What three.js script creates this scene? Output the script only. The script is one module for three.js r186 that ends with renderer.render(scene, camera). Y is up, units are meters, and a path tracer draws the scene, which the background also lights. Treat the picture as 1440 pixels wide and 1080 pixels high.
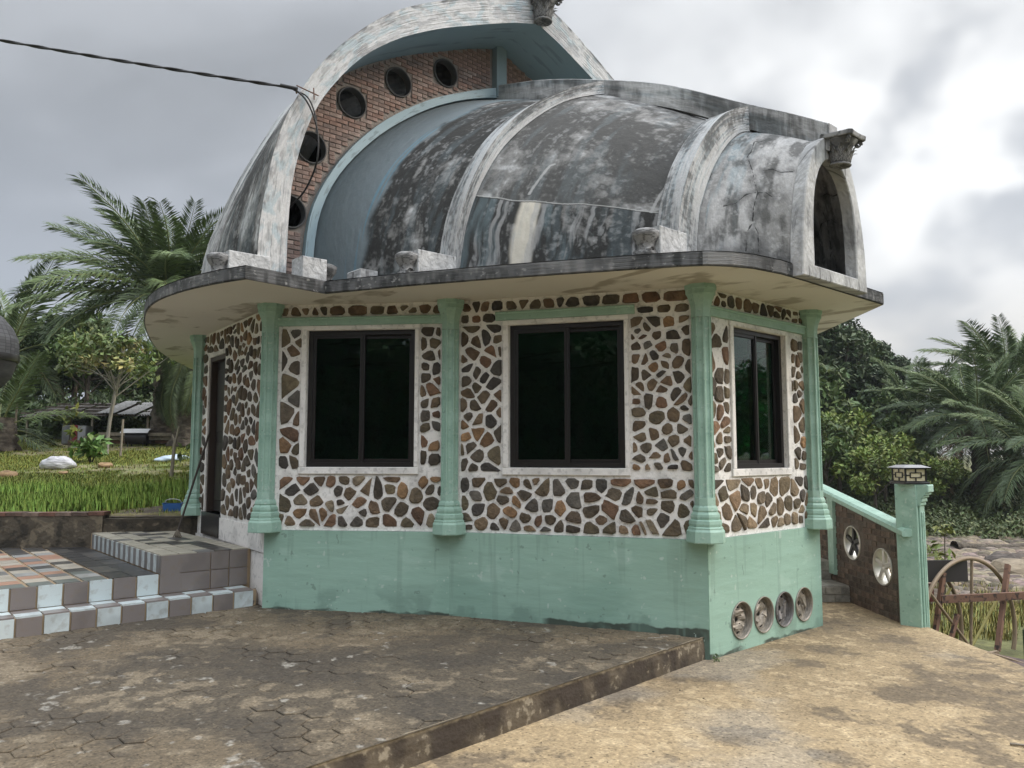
import * as THREE from 'three';
import { mergeGeometries } from 'three/addons/utils/BufferGeometryUtils.js';

// ---------- camera, sky, sun, exposure ----------
const scene = new THREE.Scene();
const camera = new THREE.PerspectiveCamera(53.13, 4 / 3, 0.1, 2500);
const EYE = 1.92;
camera.position.set(0, EYE, 0);
camera.lookAt(0, EYE + 0.0898 * 10, -10);
const renderer = new THREE.WebGLRenderer({ antialias: true });
renderer.toneMapping = THREE.LinearToneMapping;
renderer.toneMappingExposure = 1.62;
renderer.shadowMap.enabled = true;

// seeded random and noise
let seed = 12345;
const rnd = () => { seed = (Math.imul(seed, 1664525) + 1013904223) | 0; return (seed >>> 0) / 4294967296; };
const reseed = (s) => { seed = s | 0; };
const rr = (a, b) => a + (b - a) * rnd();
const hash = (x, y, z) => { let h = Math.imul(x, 374761393) ^ Math.imul(y, 668265263) ^ Math.imul(z, 1274126177); h = Math.imul(h ^ (h >>> 13), 1274126177); return ((h ^ (h >>> 16)) >>> 0) / 4294967296; };
const fade = (t) => t * t * (3 - 2 * t);
function noise(x, y, z = 0) {
  const X = Math.floor(x), Y = Math.floor(y), Z = Math.floor(z), a = fade(x - X), b = fade(y - Y);
  const p = hash(X, Y, Z), q = hash(X + 1, Y, Z), r = hash(X, Y + 1, Z), s = hash(X + 1, Y + 1, Z);
  return p + (q - p) * a + (r - p) * b + (p - q - r + s) * a * b;
}
function fbm(x, y, o = 4, z = 0) { let s = 0, a = 0.5, n = 0; for (let i = 0; i < o; i++) { s += a * noise(x, y, z + i * 17); n += a; x = x * 2.03 + 5.1; y = y * 2.03 + 1.7; a *= 0.5; } return s / n; }
const clamp = (x, a = 0, b = 1) => (x < a ? a : x > b ? b : x);
const ss = (a, b, x) => fade(clamp((x - a) / (b - a)));
const lerp = (a, b, t) => a + (b - a) * t;
const mix3 = (a, b, t) => [lerp(a[0], b[0], t), lerp(a[1], b[1], t), lerp(a[2], b[2], t)];

// overcast sky: grey cloud, brightest towards the veiled sun on the right
const sunAz = 1.48, sunEl = 0.52;
const sunDir = new THREE.Vector3(Math.sin(sunAz) * Math.cos(sunEl), Math.sin(sunEl), -Math.cos(sunAz) * Math.cos(sunEl));
{
  const W = 1024, H = 512, data = new Float32Array(W * H * 4);
  for (let j = 0; j < H; j++) for (let i = 0; i < W; i++) {
    const th = ((i + 0.5) / W - 0.5) * 2 * Math.PI, el = ((j + 0.5) / H - 0.5) * Math.PI;
    const x = Math.cos(th) * Math.cos(el), z = Math.sin(th) * Math.cos(el), y = Math.sin(el);
    const yy = Math.max(y, 0), k = 1 / (yy + 0.24), az = Math.atan2(x, -z);
    const px = x * k, pz = z * k;
    const wx = (fbm(px * 0.9 + 3, pz * 0.9, 4, 1) - 0.5) * 0.9, wz = (fbm(px * 0.9 + 13, pz * 0.9 + 7, 4, 2) - 0.5) * 0.9;
    const c1 = fbm(px * 1.1 + 41 + wx, pz * 1.1 + 19 + wz, 6), c2 = fbm(px * 3.2 + 20 + wx * 2, pz * 3.2 + wz * 2, 6, 3);
    const bl = ss(0.34, 0.66, c1 * 0.62 + c2 * 0.38);                // 0 dark cloud base, 1 thin bright cloud
    const side = Math.cos(az - 0.8), glow = Math.exp(-Math.pow(Math.acos(clamp(x * Math.sin(0.72) * 0.93 + y * 0.36 - z * Math.cos(0.72) * 0.93, -1, 1)) / 0.5, 2));
    const over = 0.25 + 1.62 * ss(0.48, 1.0, y);                       // overcast vault: the zenith is the brightest
    let L = over * (0.6 + 0.72 * bl);
    L *= lerp(0.92, 1.15, ss(-0.2, 1, side)) * (1 + 1.75 * ss(-0.25, 0.85, x * 0.82 + z * 0.57));  // sky to the right and behind the view brightened to light the facades
    let col = [L * 0.965, L, L * 1.06];
    const low = 1 - ss(0.02, 0.3, yy), leftlow = (1 - ss(0.12, 0.46, yy)) * ss(0.85, 0.1, side);
    col = mix3(col, [0.15 + 0.05 * bl, 0.167 + 0.05 * bl, 0.2 + 0.055 * bl], leftlow * 0.85 * ss(0.4, -0.2, z));
    const gap = clamp((glow * 0.75 + 1.05 * (bl - 0.36) * ss(0.03, 0.4, glow)) * (1 - 0.45 * ss(0.34, 0.52, y))), dk = ss(0.5, 0.2, bl) * ss(0.1, 0.5, glow);
    col = mix3(col, [0.95, 0.94, 0.915], Math.pow(gap, 1.5)); col = mix3(col, [0.33, 0.345, 0.375], 0.55 * dk);
    const warm = low * ss(0.5, 0.9, side) * clamp(0.35 + 0.9 * bl);
    col = mix3(col, [0.68, 0.6, 0.47], warm);
    const o = (j * W + i) * 4;
    if (y < -0.02) col = [0.16, 0.15, 0.12];
    data[o] = col[0]; data[o + 1] = col[1]; data[o + 2] = col[2]; data[o + 3] = 1;
  }
  const sky = new THREE.DataTexture(data, W, H, THREE.RGBAFormat, THREE.FloatType);
  sky.mapping = THREE.EquirectangularReflectionMapping; sky.magFilter = sky.minFilter = THREE.LinearFilter; sky.needsUpdate = true;
  scene.background = sky; scene.environment = sky;
}
const sun = new THREE.DirectionalLight(0xffeedb, 1.5);
sun.position.copy(sunDir).multiplyScalar(60); sun.target.position.set(1, 0, -8);
sun.castShadow = true; sun.shadow.radius = 30; sun.shadow.mapSize.set(2048, 2048);
Object.assign(sun.shadow.camera, { left: -35, right: 35, top: 35, bottom: -35, near: 1, far: 160 });
scene.add(sun, sun.target);
scene.fog = new THREE.FogExp2(0xc3ccd6, 0.0005);

// ---------- helpers ----------
const names = {};
const numbered = (n) => { names[n] = (names[n] ?? -1) + 1; return names[n] ? `${n}_${String(names[n]).padStart(3, '0')}` : n; };
function shade(o) { o.traverse((m) => { if (m.isMesh) { m.castShadow = true; m.receiveShadow = true; } }); return o; }
function tag(o, label, category, group, kind) { o.userData.label = label; o.userData.category = category; if (group) o.userData.group = group; if (kind) o.userData.kind = kind; return o; }
function thing(name, label, category, pos = [0, 0, 0], turn = 0, group) {
  const g = new THREE.Group(); g.name = numbered(name); g.position.set(...pos); g.rotation.y = turn; scene.add(g);
  return tag(g, label, category, group);
}
function part(name, geo, mat, parent = scene) { const m = new THREE.Mesh(geo, mat); m.name = parent === scene ? numbered(name) : name; parent.add(m); m.castShadow = m.receiveShadow = true; return m; }
function struct(name, geo, mat) { const m = part(name, geo, mat); m.userData.kind = 'structure'; return m; }
function merge(list) { return mergeGeometries(list.map((g) => { const n = g.index ? g.toNonIndexed() : g; for (const k of Object.keys(n.attributes)) if (!['position', 'normal', 'uv', 'color'].includes(k)) n.deleteAttribute(k); return n; })); }
const box = (x0, y0, z0, x1, y1, z1) => { const g = new THREE.BoxGeometry(x1 - x0, y1 - y0, z1 - z0).translate((x0 + x1) / 2, (y0 + y1) / 2, (z0 + z1) / 2); return boxUV(g); };
function boxUV(g, s = 1) {                                            // uv in metres from position, by facing
  const p = g.attributes.position, n = g.attributes.normal, uv = new Float32Array(p.count * 2);
  for (let i = 0; i < p.count; i++) {
    const ax = Math.abs(n.getX(i)), ay = Math.abs(n.getY(i)), az = Math.abs(n.getZ(i)), x = p.getX(i), y = p.getY(i), z = p.getZ(i);
    if (ay >= ax && ay >= az) { uv[i * 2] = x * s; uv[i * 2 + 1] = z * s; } else if (ax > az) { uv[i * 2] = z * s; uv[i * 2 + 1] = y * s; } else { uv[i * 2] = x * s; uv[i * 2 + 1] = y * s; }
  }
  g.setAttribute('uv', new THREE.BufferAttribute(uv, 2)); return g;
}
function bevelBox(x0, y0, z0, x1, y1, z1, b = 0.006) {                // box with a chamfered front (+z) edge
  const sh = new THREE.Shape(); sh.moveTo(x0 + b, y0 + b); sh.lineTo(x1 - b, y0 + b); sh.lineTo(x1 - b, y1 - b); sh.lineTo(x0 + b, y1 - b); sh.closePath();
  return new THREE.ExtrudeGeometry(sh, { depth: Math.max(z1 - z0 - 2 * b, 0.001), bevelEnabled: true, bevelThickness: b, bevelSize: b, bevelSegments: 1 }).translate(0, 0, z0 + b);
}
function grid(nu, nv, fn) {
  const pos = [], uv = [], idx = [];
  for (let i = 0; i <= nu; i++) for (let j = 0; j <= nv; j++) { const q = fn(i / nu, j / nv, i, j); pos.push(q[0], q[1], q[2]); uv.push(q[3] ?? i / nu, q[4] ?? j / nv); }
  for (let i = 0; i < nu; i++) for (let j = 0; j < nv; j++) { const a = i * (nv + 1) + j, b = a + nv + 1; idx.push(a, b, a + 1, b, b + 1, a + 1); }
  const g = new THREE.BufferGeometry(); g.setAttribute('position', new THREE.Float32BufferAttribute(pos, 3)); g.setAttribute('uv', new THREE.Float32BufferAttribute(uv, 2)); g.setIndex(idx); g.computeVertexNormals(); return g;
}
function tube(pts, r, seg = 24, rad = 8, closed = false) { return new THREE.TubeGeometry(new THREE.CatmullRomCurve3(pts.map((p) => new THREE.Vector3(...p)), closed), seg, r, rad, closed); }
function bar(a, b, r, r2 = r, n = 8) {
  const A = new THREE.Vector3(...a), B = new THREE.Vector3(...b), d = B.clone().sub(A), g = new THREE.CylinderGeometry(r2, r, d.length(), n, 1);
  g.applyQuaternion(new THREE.Quaternion().setFromUnitVectors(new THREE.Vector3(0, 1, 0), d.clone().normalize())); return g.translate(...A.add(B).multiplyScalar(0.5).toArray());
}
function beam(a, b, w, h) {                                           // box bar between two points
  const A = new THREE.Vector3(...a), B = new THREE.Vector3(...b), d = B.clone().sub(A), L = d.length(), g = new THREE.BoxGeometry(w, h, L);
  const m = new THREE.Matrix4().lookAt(B, A, new THREE.Vector3(0, 1, 0)); g.applyMatrix4(m); return boxUV(g.translate(...A.add(B).multiplyScalar(0.5).toArray()));
}
const toS = new Uint8Array(4097); for (let i = 0; i <= 4096; i++) { const x = i / 4096; toS[i] = Math.round(255 * (x <= 0.0031308 ? 12.92 * x : 1.055 * Math.pow(x, 1 / 2.4) - 0.055)); }
function paint(w, h, fn, wrap = true) {                               // fn(x,y in 0..1) -> linear rgb
  const d = new Uint8Array(w * h * 4);
  for (let j = 0; j < h; j++) for (let i = 0; i < w; i++) { const c = fn((i + 0.5) / w, (j + 0.5) / h), o = (j * w + i) * 4; for (let k = 0; k < 3; k++) d[o + k] = toS[(clamp(c[k]) * 4096) | 0]; d[o + 3] = 255; }
  return finish(new THREE.DataTexture(d, w, h), wrap, true);
}
function paintGrey(w, h, fn, wrap = true) {
  const d = new Uint8Array(w * h * 4);
  for (let j = 0; j < h; j++) for (let i = 0; i < w; i++) { const c = (clamp(fn((i + 0.5) / w, (j + 0.5) / h)) * 255) | 0, o = (j * w + i) * 4; d[o] = d[o + 1] = d[o + 2] = c; d[o + 3] = 255; }
  return finish(new THREE.DataTexture(d, w, h), wrap, false);
}
function finish(t, wrap, srgb) { t.wrapS = t.wrapT = wrap ? THREE.RepeatWrapping : THREE.ClampToEdgeWrapping; t.magFilter = THREE.LinearFilter; t.minFilter = THREE.LinearMipmapLinearFilter; t.generateMipmaps = true; if (srgb) t.colorSpace = THREE.SRGBColorSpace; t.needsUpdate = true; return t; }
function tiled(fn) { return (x, y) => fn(x, y); }
// periodic fbm so that repeated maps have no seam
function pnoise(x, y, per, z) { const X = Math.floor(x), Y = Math.floor(y), a = fade(x - X), b = fade(y - Y), m = (v) => ((v % per) + per) % per; const p = hash(m(X), m(Y), z), q = hash(m(X + 1), m(Y), z), r = hash(m(X), m(Y + 1), z), s = hash(m(X + 1), m(Y + 1), z); return p + (q - p) * a + (r - p) * b + (p - q - r + s) * a * b; }
function pfbm(x, y, per, o = 4, z = 0) { let s = 0, a = 0.5, n = 0; for (let i = 0; i < o; i++) { s += a * pnoise(x * per, y * per, per, z + i * 31); n += a; per *= 2; a *= 0.5; } return s / n; }
const std = (o) => new THREE.MeshStandardMaterial({ roughness: 0.85, ...o });
const lin = (r, g, b) => new THREE.Color().setRGB(r, g, b);

// ---------- shared textures and materials ----------
const roughTex = paintGrey(512, 512, (x, y) => 0.15 + 0.7 * pfbm(x, y, 8, 6, 4));
const grainTex = paint(512, 512, (x, y) => { const v = 0.72 + 0.95 * (pfbm(x, y, 6, 6, 9) - 0.5) + 0.3 * (pfbm(x, y, 64, 2, 3) - 0.5); return [v, v, v]; });
const plasterBump = paintGrey(512, 512, (x, y) => pfbm(x, y, 12, 6, 21));
function rep(t, s) { const c = t.clone(); c.repeat.set(s, s); c.needsUpdate = true; return c; }
const M = {};
const whitePaintTex = paint(512, 512, (x, y) => { const a = pfbm(x, y, 5, 5, 40), b = pfbm(x, y, 40, 3, 41); const v = 0.82 - 0.2 * ss(0.5, 0.8, a) - 0.2 * ss(0.52, 0.8, b); return [v, v * 0.985, v * 0.955]; });
M.mortar = std({ map: whitePaintTex, bumpMap: plasterBump, bumpScale: 0.012, roughness: 0.9 });
M.white = std({ map: rep(whitePaintTex, 0.7), bumpMap: plasterBump, bumpScale: 0.003 });
M.stone = std({ vertexColors: true, map: rep(grainTex, 3), bumpMap: rep(roughTex, 4), bumpScale: 0.02, roughness: 0.8 });
const mintTex = paint(1024, 1024, (x, y) => {
  const a = pfbm(x, y, 4, 6, 50), b = pfbm(x, y, 16, 5, 51), s = pfbm(x, y, 90, 3, 52);
  let c = mix3([0.28, 0.44, 0.362], [0.325, 0.5, 0.415], a);
  c = mix3(c, [0.42, 0.6, 0.52], 0.45 * ss(0.6, 0.75, b)); c = mix3(c, [0.17, 0.3, 0.24], 0.4 * ss(0.58, 0.78, 1 - b) + 0.25 * ss(0.68, 0.8, s)); const ch = pfbm(x, y, 48, 4, 55); if (ch > 0.76) c = mix3(c, [0.5, 0.6, 0.54], 0.5); if (ch < 0.22) c = mix3(c, [0.16, 0.23, 0.19], 0.5); return c;
});
M.mint = std({ map: rep(mintTex, 0.55), bumpMap: rep(plasterBump, 0.8), bumpScale: 0.004, roughness: 0.55 });
// plinth: damp black mould creeping up from the paving (an edge with an outline of its own)
const plinthTex = paint(2048, 512, (x, y) => {
  const X = x * 5, Y = y * 1.25, a = fbm(X * 0.9, Y * 0.9, 5, 60), b = fbm(X * 4, Y * 4, 5, 61), h = Y - 0.21;
  let c = mix3([0.262, 0.415, 0.34], [0.305, 0.475, 0.392], ss(0.3, 0.7, a));
  c = mix3(c, [0.21, 0.36, 0.295], 0.55 * ss(0.52, 0.72, fbm(X * 1.3 + 4, Y * 2.2, 5, 62)));
  c = mix3(c, [0.4, 0.57, 0.49], 0.45 * ss(0.66, 0.76, fbm(X * 3 + 8, Y * 6, 4, 63)));
  const m = ss(0.03, 0.012, h - 0.07 * (fbm(X * 6, 3, 4, 64) - 0.42) - 0.06 * (b - 0.5));
  c = mix3(c, [0.035, 0.04, 0.03], 0.9 * m * ss(0.35, 0.5, fbm(X * 2, 1, 3, 65)));
  c = mix3(c, [0.14, 0.23, 0.19], 0.5 * ss(0.55, 0.7, b) * ss(0.4, 0.1, h)); const dr = fbm(X * 13, Y * 0.9, 4, 66); c = mix3(c, [0.2, 0.31, 0.255], 0.4 * ss(0.62, 0.74, dr)); const ch = fbm(X * 16, Y * 16, 4, 67); if (ch > 0.79) c = mix3(c, [0.5, 0.6, 0.55], 0.6); if (ch < 0.2) c = mix3(c, [0.13, 0.19, 0.16], 0.5); return c;
}, false);
M.soffit = std({ map: paint(1024, 1024, (x, y) => {
  const a = pfbm(x, y, 5, 6, 70), b = pfbm(x, y, 14, 5, 71); let c = mix3([0.62, 0.59, 0.52], [0.74, 0.705, 0.63], a);
  c = mix3(c, [0.26, 0.22, 0.155], 0.7 * ss(0.6, 0.68, pfbm(x, y * 3, 6, 5, 72)) * ss(0.4, 0.6, b)); return c; }), roughness: 0.9 });
M.soffit.map.repeat.set(0.2, 0.2);
// black and grey rain streaks on old cement render; x along the axis, y from foot (0) to apex (1)
const LIGHT = [0.36, 0.36, 0.355], MID = [0.17, 0.168, 0.162], DARK = [0.036, 0.036, 0.034], BLUE = [0.24, 0.345, 0.39], CREAM = [0.62, 0.58, 0.49];
function streaky(X0, Y, H, dark, z, st = 1) {                          // X,Y metres; H height of the arc
  const X = X0 + 0.09 * (fbm(X0 * 2.5, Y * 1.8, 4, z + 40) - 0.5) + 0.02 * (fbm(X0 * 9, Y * 7, 3, z + 44) - 0.5);
  const s1 = fbm(X * 6, Y * 0.7, 5, z), s2 = fbm(X * 19, Y * 1.6, 5, z + 5), p = fbm(X * 1.1, Y * 1.1, 6, z + 9), f = fbm(X * 7 + s1, Y * 7, 6, z + 13), h = fbm(X * 26 + p * 3, Y * 20, 4, z + 17);
  const D = lerp(0.5, 0.5 * s1 + 0.36 * s2 + 0.07, st * 0.8) + 0.16 + lerp(0.8, 0.5, st) * (p - 0.5) + lerp(0.45, 0.32, st) * (f - 0.5) + 0.16 * (h - 0.5) + dark * 0.2;
  let c = mix3([0.47, 0.475, 0.47], [0.19, 0.188, 0.18], ss(0.52, 0.68, D)); c = mix3(c, [0.028, 0.028, 0.026], ss(0.66, 0.8, D));
  c = mix3(c, [0.36, 0.365, 0.36], 0.45 * ss(0.5, 0.72, s2 * 0.5 + h * 0.5) * ss(0.42, 0.6, f)); c = mix3(c, [0.19, 0.25, 0.275], 0.2 * ss(0.5, 0.72, fbm(X * 9, Y * 1.2, 4, z + 27)));
  const g = 0.78 + 0.44 * fbm(X * 45, Y * 45, 3, z + 20); return [c[0] * g, c[1] * g, c[2] * g];
}
function crackDist(X, Y, L) { let m = 9; for (const [a, b, c, d] of L) { const vx = c - a, vy = d - b, t = clamp(((X - a) * vx + (Y - b) * vy) / (vx * vx + vy * vy)); m = Math.min(m, Math.hypot(X - a - vx * t, Y - b - vy * t)); } return m; }
function crackLine(pts) { const L = []; for (let i = 1; i < pts.length; i++) L.push([...pts[i - 1], ...pts[i]]); return L; }

// frames of reference: world position of the house axis frame (u along the axis to the nose, w to the near side)
const O = [2.605, 7.865], PHI = -0.8549;
const CU = Math.cos(PHI), SU = Math.sin(PHI);
const toW = (u, y, w) => [O[0] + u * CU + w * SU, y, -O[1] - u * SU + w * CU];

// ---------- the house ----------
const house = thing('dome_house', 'mint and white stone house with streaked concrete shell roof and tall hooded arch', 'house', [O[0], 0, -O[1]], PHI);
const FLOOR = 1.1, SOFF = 3.54, TOP = 3.67;
const sc = (u, w, k = 1.0189) => { const q = toW(u, 0, w), X = q[0] * k - O[0], D = q[2] * k + O[1]; return [X * CU - D * SU, X * SU + D * CU]; };   // pushes a plan point out along the ground
const WP = [[-6.55, 3.42], [-3.78, 3.63], [-2.33, 2.28], [-0.135, 0.9], [-0.15, -1.25], [-2.4, -2.5], [-3.85, -3.75], [-6.5, -3.55], [-8.9, -2.3], [-8.9, 2.3]];
const glass = new THREE.MeshPhysicalMaterial({ color: lin(0.36, 0.6, 0.5), transmission: 1, thickness: 0, roughness: 0.02, ior: 1.5 });
M.frame = std({ color: lin(0.012, 0.01, 0.01), roughness: 0.38 });
M.dark = std({ color: lin(0.012, 0.008, 0.007), roughness: 0.5 });
const allStones = [];
const PAL = [[0.085, 0.068, 0.045], [0.11, 0.082, 0.052], [0.062, 0.054, 0.042], [0.1, 0.07, 0.045], [0.042, 0.04, 0.038], [0.09, 0.078, 0.05], [0.12, 0.072, 0.044], [0.068, 0.068, 0.064], [0.13, 0.112, 0.08], [0.055, 0.044, 0.034], [0.16, 0.1, 0.052], [0.075, 0.062, 0.042], [0.2, 0.125, 0.062]];
function clipPoly(P, nx, ny, d) { const R = []; for (let i = 0; i < P.length; i++) { const a = P[i], b = P[(i + 1) % P.length], da = a[0] * nx + a[1] * ny - d, db = b[0] * nx + b[1] * ny - d; if (da <= 0) R.push(a); if (da * db < 0) { const t = da / (da - db); R.push([lerp(a[0], b[0], t), lerp(a[1], b[1], t)]); } } return R; }
function cen(P) { let A = 0, x = 0, y = 0; for (let i = 0; i < P.length; i++) { const p = P[i], q = P[(i + 1) % P.length], c = p[0] * q[1] - q[0] * p[1]; A += c; x += (p[0] + q[0]) * c; y += (p[1] + q[1]) * c; } return [x / (3 * A), y / (3 * A), Math.abs(A / 2)]; }
function rubble(wall, [x0, y0, x1, y1], sx, sy, weight, light = 0, skip = 0) {
  const nx = Math.max(1, Math.round((x1 - x0) / sx)), ny = Math.max(1, Math.round((y1 - y0) / sy)); let S = [];
  for (let j = 0; j < ny; j++) for (let i = 0; i < nx; i++) S.push([x0 + (i + 0.5 + (j % 2 ? 0.22 : -0.22) + rr(-0.46, 0.46)) * (x1 - x0) / nx, y0 + (j + 0.5 + rr(-0.46, 0.46)) * (y1 - y0) / ny]);
  S = S.filter(() => rnd() > 0.08 || S.length < 5);
  { const big = S.filter(() => rnd() < 0.17); S = S.filter((p) => big.includes(p) || big.every((q) => Math.hypot((p[0] - q[0]) / sx, (p[1] - q[1]) / sy) > 1.05)); if (S.length < 3) S = big.length ? big : S; }
  let cells;
  for (let it = 0; it < 2; it++) {
    cells = S.map((p) => { let P = [[x0, y0], [x1, y0], [x1, y1], [x0, y1]]; for (const q of S) { if (q === p) continue; const dx = q[0] - p[0], dy = q[1] - p[1]; if (Math.abs(dx) > sx * 3.5 || Math.abs(dy) > sy * 3.5) continue; P = clipPoly(P, dx, dy, (q[0] * q[0] + q[1] * q[1] - p[0] * p[0] - p[1] * p[1]) / 2); if (P.length < 3) break; } return P; });
    S = S.filter((_, i) => cells[i].length > 2); cells = cells.filter((P) => P.length > 2);
    if (it < 1) S = cells.map((P, i) => { const c = cen(P); return [lerp(S[i]?.[0] ?? c[0], c[0], 0.6), lerp(S[i]?.[1] ?? c[1], c[1], 0.6)]; });
  }
  for (let P of cells) {
    if (rnd() < skip) continue;
    const c = cen(P); if (c[2] < 0.0012) continue;
    const gap = wall === w0 ? rr(0.014, 0.024) : rr(0.007, 0.018);
    for (let i = 0, Q = P; i < Q.length; i++) { const a = Q[i], b = Q[(i + 1) % Q.length], L = Math.hypot(b[0] - a[0], b[1] - a[1]); if (L < 1e-4) continue; let nx2 = (b[1] - a[1]) / L, ny2 = -(b[0] - a[0]) / L; if (nx2 * (c[0] - a[0]) + ny2 * (c[1] - a[1]) > 0) { nx2 = -nx2; ny2 = -ny2; } P = clipPoly(P, nx2, ny2, nx2 * a[0] + ny2 * a[1] - gap * rr(0.7, 1.5)); if (P.length < 3) break; }
    if (P.length < 3) continue;
    const R = []; for (let i = 0; i < P.length; i++) { const a = P[i], b = P[(i + 1) % P.length], t = rr(0.13, 0.3); R.push([lerp(a[0], b[0], t), lerp(a[1], b[1], t)], [lerp(a[0], b[0], 1 - t), lerp(a[1], b[1], 1 - t)]); }
    const k = cen(R); if (!(k[2] > 0.0007)) continue;
    for (const r of R) { const t = rr(-0.1, 0.05); r[0] += (r[0] - k[0]) * t; r[1] += (r[1] - k[1]) * t; }
    let col = PAL[(rnd() * rnd() * PAL.length * 1.3 + rnd() * 3) % PAL.length | 0]; col = mix3(col, [0.2, 0.155, 0.095], light * rr(0.1, 0.9));
    const v = rr(1.0, 2.2), gm = (col[0] + col[1] + col[2]) / 3; col = [col[0] * v * 1.06, col[1] * v, lerp(col[2], gm, 0.05) * v * 0.94];
    const n = R.length, pos = [], colr = [], uv = [], idx = [], h = rr(0.008, 0.026), ou = rr(0, 9), ov = rr(0, 9), tx = rr(-0.06, 0.06), ty = rr(-0.06, 0.06);
    const add = (x, y, z) => { pos.push(x, y, z); const q = rr(0.88, 1.12); colr.push(col[0] * q, col[1] * q, col[2] * q); uv.push(x + ou, y + ov); };
    for (const r of R) add(r[0], r[1], -0.006);
    for (const r of R) add(lerp(r[0], k[0], 0.05), lerp(r[1], k[1], 0.05), h * 0.62);
    for (const r of R) add(lerp(r[0], k[0], 0.2), lerp(r[1], k[1], 0.2), h + (r[0] - k[0]) * tx + (r[1] - k[1]) * ty + rr(-0.002, 0.002));
    add(k[0], k[1], h + rr(0, 0.005));
    for (let i = 0; i < n; i++) { const j = (i + 1) % n; idx.push(i, j, n + i, j, n + j, n + i, n + i, n + j, 2 * n + i, n + j, 2 * n + j, 2 * n + i, 2 * n + i, 2 * n + j, 3 * n); }
    const g = new THREE.BufferGeometry(); g.setAttribute('position', new THREE.Float32BufferAttribute(pos, 3)); g.setAttribute('uv', new THREE.Float32BufferAttribute(uv, 2)); g.setAttribute('color', new THREE.Float32BufferAttribute(colr, 3)); g.setIndex(idx);
    const flat = g.toNonIndexed(); flat.computeVertexNormals();
    allStones.push({ g: flat, wall, a: k[2] * weight });
  }
}
const rectPath = (P, x0, y0, x1, y1) => { P.moveTo(x0, y0); P.lineTo(x1, y0); P.lineTo(x1, y1); P.lineTo(x0, y1); P.closePath(); return P; };
function placeWall(i, o) { const a = WP[i], b = WP[(i + 1) % WP.length], du = b[0] - a[0], dw = b[1] - a[1]; o.position.set(a[0], 0, a[1]); o.rotation.y = Math.atan2(-dw, du); return Math.hypot(du, dw); }
function wallPanel(i, holes, mat = M.mortar, name = 'stone_wall', y0 = FLOOR) {
  const o = new THREE.Mesh(new THREE.BufferGeometry(), mat), L = placeWall(i, o), sh = rectPath(new THREE.Shape(), 0, y0, L, SOFF + 0.005);
  for (const h of holes) sh.holes.push(rectPath(new THREE.Path(), ...h));
  o.geometry = new THREE.ExtrudeGeometry(sh, { depth: 0.2, bevelEnabled: false }).translate(0, 0, -0.2);
  o.name = name; o.castShadow = o.receiveShadow = true; house.add(o); return [o, L];
}
function frameRing(x0, y0, x1, y1, t, z0, z1) { const sh = rectPath(new THREE.Shape(), x0, y0, x1, y1); sh.holes.push(rectPath(new THREE.Path(), x0 + t, y0 + t, x1 - t, y1 - t)); return new THREE.ExtrudeGeometry(sh, { depth: z1 - z0 - 0.004, bevelEnabled: true, bevelThickness: 0.002, bevelSize: 0.002, bevelSegments: 1 }).translate(0, 0, z0 + 0.002); }
function makeWindow(i, [x0, y0, x1, y1], trim = true) {
  const w = new THREE.Group(); w.name = 'window'; placeWall(i, w); house.add(w);
  const m = (x0 + x1) / 2, e = 0.003;
  part('frame', merge([frameRing(x0 + e, y0 + e, x1 - e, y1 - e, 0.045, -0.13, -0.04), frameRing(x0 + 0.03, y0 + 0.03, m + 0.03, y1 - 0.03, 0.052, -0.085, -0.05), frameRing(m - 0.03, y0 + 0.034, x1 - 0.03, y1 - 0.034, 0.052, -0.122, -0.09), box(m - 0.008, y0 + 0.05, -0.05, m + 0.012, y1 - 0.05, -0.043)]), M.frame, w);
  part('pane', box(x0 + 0.075, y0 + 0.075, -0.072, m - 0.015, y1 - 0.075, -0.067), glass, w);
  part('pane', box(m + 0.015, y0 + 0.079, -0.108, x1 - 0.075, y1 - 0.079, -0.103), glass, w);
  if (trim) part('surround', merge([bevelBox(x0 - 0.07, y0 - 0.075, 0, x1 + 0.05, y0, 0.022), bevelBox(x0 - 0.06, y0, 0, x0, y1, 0.024), bevelBox(x1, y0, 0, x1 + 0.045, y1, 0.02), bevelBox(x0 - 0.07, y1, 0, x1 + 0.05, y1 + 0.05, 0.02)].map((g) => boxUV(g))), M.white, w);
  return w;
}
reseed(77);
// facade 0: the doorway wall; 1 and 2: the window walls; 3: the end wall under the nose
const WIN = { 1: [0.39, 1.77, 1.585, 3.25], 2: [0.64, 1.77, 1.84, 3.25], 3: [0.53, 1.76, 1.555, 3.21], 4: [0.6, 1.77, 1.8, 3.2], 5: [0.4, 1.77, 1.5, 3.2] };
const DOOR = [0.3, 1.15, 1.04, 3.2];
const [w0] = wallPanel(0, [DOOR], M.mortar, 'stone_wall', 0.84), [w1] = wallPanel(1, [WIN[1]]), [w2] = wallPanel(2, [WIN[2]]), [w3] = wallPanel(3, [WIN[3]]);
for (const z of [[0.06, 1.14, 0.27, 3.52], [1.07, 1.13, 2.68, 3.53]]) rubble(w0, z, 0.13, 0.125, 0.5, 0.1);
rubble(w0, [0.28, 3.24, 1.06, 3.53], 0.12, 0.14, 0.5);
rubble(w1, [0.09, 1.74, 0.335, 3.28], 0.115, 0.135, 1, 0.1, 0.05); rubble(w1, [1.64, 1.78, 1.88, 3.28], 0.115, 0.12, 1, 0.1, 0.05);
rubble(w1, [0.1, 1.13, 1.9, 1.69], 0.138, 0.112, 1, 0.15, 0.03); rubble(w1, [0.08, 3.4, 1.9, 3.525], 0.12, 0.12, 1);
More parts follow.
